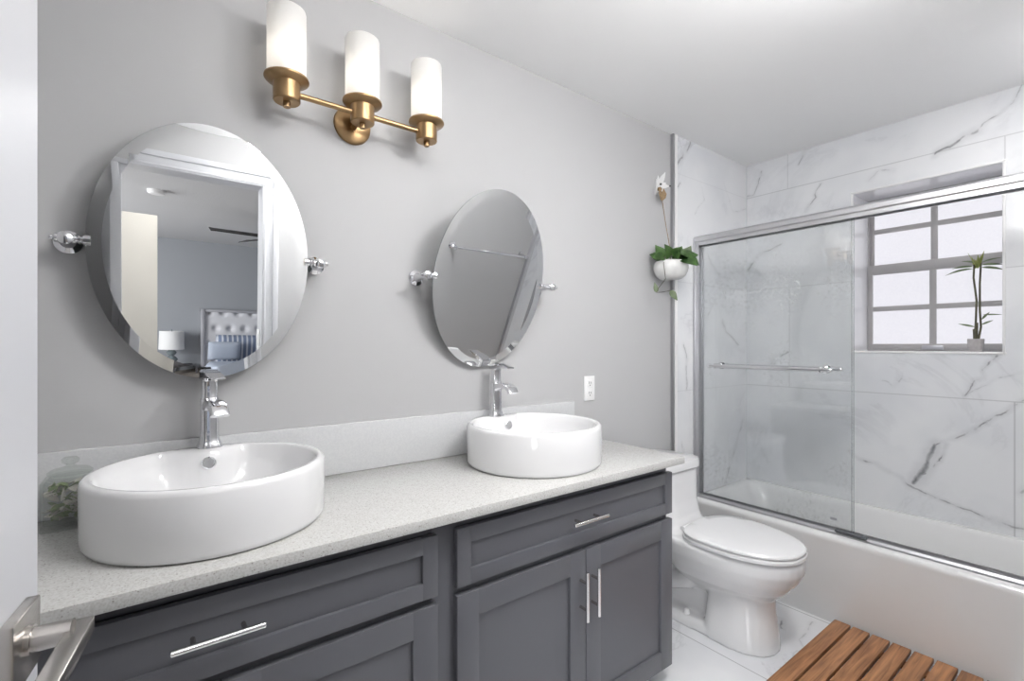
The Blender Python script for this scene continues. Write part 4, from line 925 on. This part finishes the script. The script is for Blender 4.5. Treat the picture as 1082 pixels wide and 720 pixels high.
def pillow(cx, cy, cz, w_, h_, t_, tilt_, m_, label):
    n_ = 14; mb = MB(); R = Matrix.Translation((cx, cy, cz)) @ Matrix.Rotation(tilt_, 4, 'X')
    def sheet(sg): return [[R @ Vector((w_ / 2 * a * (1 - 0.06 * (1 - abs(b_)) ** 0 * b_ * b_ * 0), sg * t_ / 2 * max(0, (1 - a ** 4) * (1 - b_ ** 4)) ** 0.5, h_ / 2 * b_)) for a in [2 * i / n_ - 1 for i in range(n_ + 1)]] for b_ in [2 * i / n_ - 1 for i in range(n_ + 1)]]
    for sg in (-1, 1):
        g = [[mb.bm.verts.new(p) for p in r] for r in sheet(sg)]
        for i in range(n_):
            for j in range(n_): mb.bm.faces.new((g[i][j], g[i][j + 1], g[i + 1][j + 1], g[i + 1][j]))
    bmesh.ops.remove_doubles(mb.bm, verts=mb.bm.verts[:], dist=0.0005)
    return tag(obj('pillow', mb, m_, smooth=70), label, 'pillow')
pillow(1.10, -6.66, 0.845, 0.66, 0.45, 0.17, -0.25, 'stripe', 'blue grey striped pillow against the tufted headboard, left half of the bed')
pillow(0.86, -6.46, 0.84, 0.40, 0.28, 0.12, -0.35, 'comf', 'small pale pillow in front of the striped pillow')
pillow(1.86, -6.66, 0.845, 0.66, 0.45, 0.17, -0.25, 'stripe', 'blue grey striped pillow against the tufted headboard, right half of the bed')
nsd = thing('nightstand', 'dark nightstand beside the bed under the table lamp', 'nightstand', (0.25, -6.72, 0))
mb = MB(); mb.box(0.0, 0.50, -6.93, -6.52, 0.60, 0.63, bev=0.003); mb.box(0.02, 0.48, -6.92, -6.54, 0.12, 0.60, bev=0.002)
for x in (0.03, 0.43):
    for y in (-6.91, -6.58): mb.box(x, x + 0.04, y, y + 0.04, 0.0, 0.13)
obj('case', mb, 'nightst', nsd)
for z in (0.15, 0.375):
    d_ = obj('drawer', box(0.035, 0.465, -6.54, -6.522, z, z + 0.21, bev=0.003), 'nightst', nsd); obj('knob', MB().lathe([(0.006, 0), (0.006, 0.012), (0.014, 0.018), (0.01, 0.026), (0, 0.027)], (0.25, -6.522, z + 0.105), (0, 1, 0), 14), 'nickel', d_)
tl_ = thing('table_lamp', 'table lamp with a white drum shade on the nightstand', 'lamp', (0.25, -6.72, 0.63))
mb = MB(); mb.lathe([(0.0, 0.6303), (0.06, 0.6303), (0.06, 0.64), (0.025, 0.65), (0.05, 0.675), (0.075, 0.71), (0.05, 0.745), (0.022, 0.76), (0.05, 0.785), (0.058, 0.81), (0.03, 0.845), (0.012, 0.86), (0.008, 1.10), (0.008, 1.125), (0, 1.13)], (0.25, -6.72, 0), n=24)
obj('base', mb, 'lampbase', tl_)
mb = MB(); mb.lathe([(0.150, 0.85), (0.142, 1.105), (0.139, 1.105), (0.147, 0.85)], (0.25, -6.72, 0), n=32, cap=False); mb.cyl((0.11, -6.72, 1.10), (0.39, -6.72, 1.10), 0.003, n=8)
obj('lamp_shade', mb, 'lampshade', tl_)
cf = thing('ceiling_fan', 'ceiling fan with black blades in the bedroom', 'ceiling fan', (1.13, -4.35, BC))
fx, fy, fz = 1.13, -4.35, 2.22
mb = MB(); mb.cyl((fx, fy, fz), (fx, fy, BC - 0.0005), 0.015); mb.lathe([(0.0, -0.06), (0.06, -0.055), (0.09, -0.03), (0.095, 0.02), (0.07, 0.05), (0.015, 0.06)], (fx, fy, fz), n=28); mb.lathe([(0.06, -0.0005), (0.06, -0.03), (0.02, -0.05)], (fx, fy, BC), n=24)
obj('motor', mb, 'fanb', cf)
for k in range(5):
    a = PI - 0.10 + k * 2 * PI / 5; d = Vector((math.cos(a), math.sin(a), 0)); s_ = Vector((-d.y, d.x, 0))
    c0 = Vector((fx, fy, fz + 0.01)); mb = MB()
    lp = []
    for r_, w_ in ((0.08, 0.02), (0.14, 0.03), (0.17, 0.055), (0.60, 0.068), (0.645, 0.05)):
        lp.append([c0 + d * r_ + s_ * w_ + Vector((0, 0, 0.022)), c0 + d * r_ - s_ * w_ - Vector((0, 0, 0.022)), c0 + d * r_ - s_ * w_ - Vector((0, 0, 0.030)), c0 + d * r_ + s_ * w_ + Vector((0, 0, 0.014))])
    mb.loft(lp); obj('blade', mb, 'fanb', cf)
sd = MB(); sd.lathe([(0.065, -0.0003), (0.065, -0.02), (0.055, -0.034), (0.0, -0.038)], (0.049, -3.75, BC), n=32)
tag(obj('smoke_detector', sd, 'plastic'), 'round white smoke detector on the bedroom ceiling', 'smoke detector')
sw = thing('light_switch', 'white light switch on the side of the doorway', 'light switch', (DX1, -1.645, 1.23))
obj('plate', box(DX1 - 0.006, DX1 - 0.0003, -1.68, -1.61, 1.17, 1.285, bev=0.002), 'plastic', sw)
obj('rocker', box(DX1 - 0.010, DX1 - 0.005, -1.661, -1.629, 1.195, 1.26, bev=0.002), 'plastic', sw)
fill_lamp(0.15, -2.05, BC, 'added unseen fill lamp, a white glass bowl just outside the bathroom doorway', 'hall_fill_disc', 0.15, 0.106)  # unseen lamp, added to throw light through the doorway
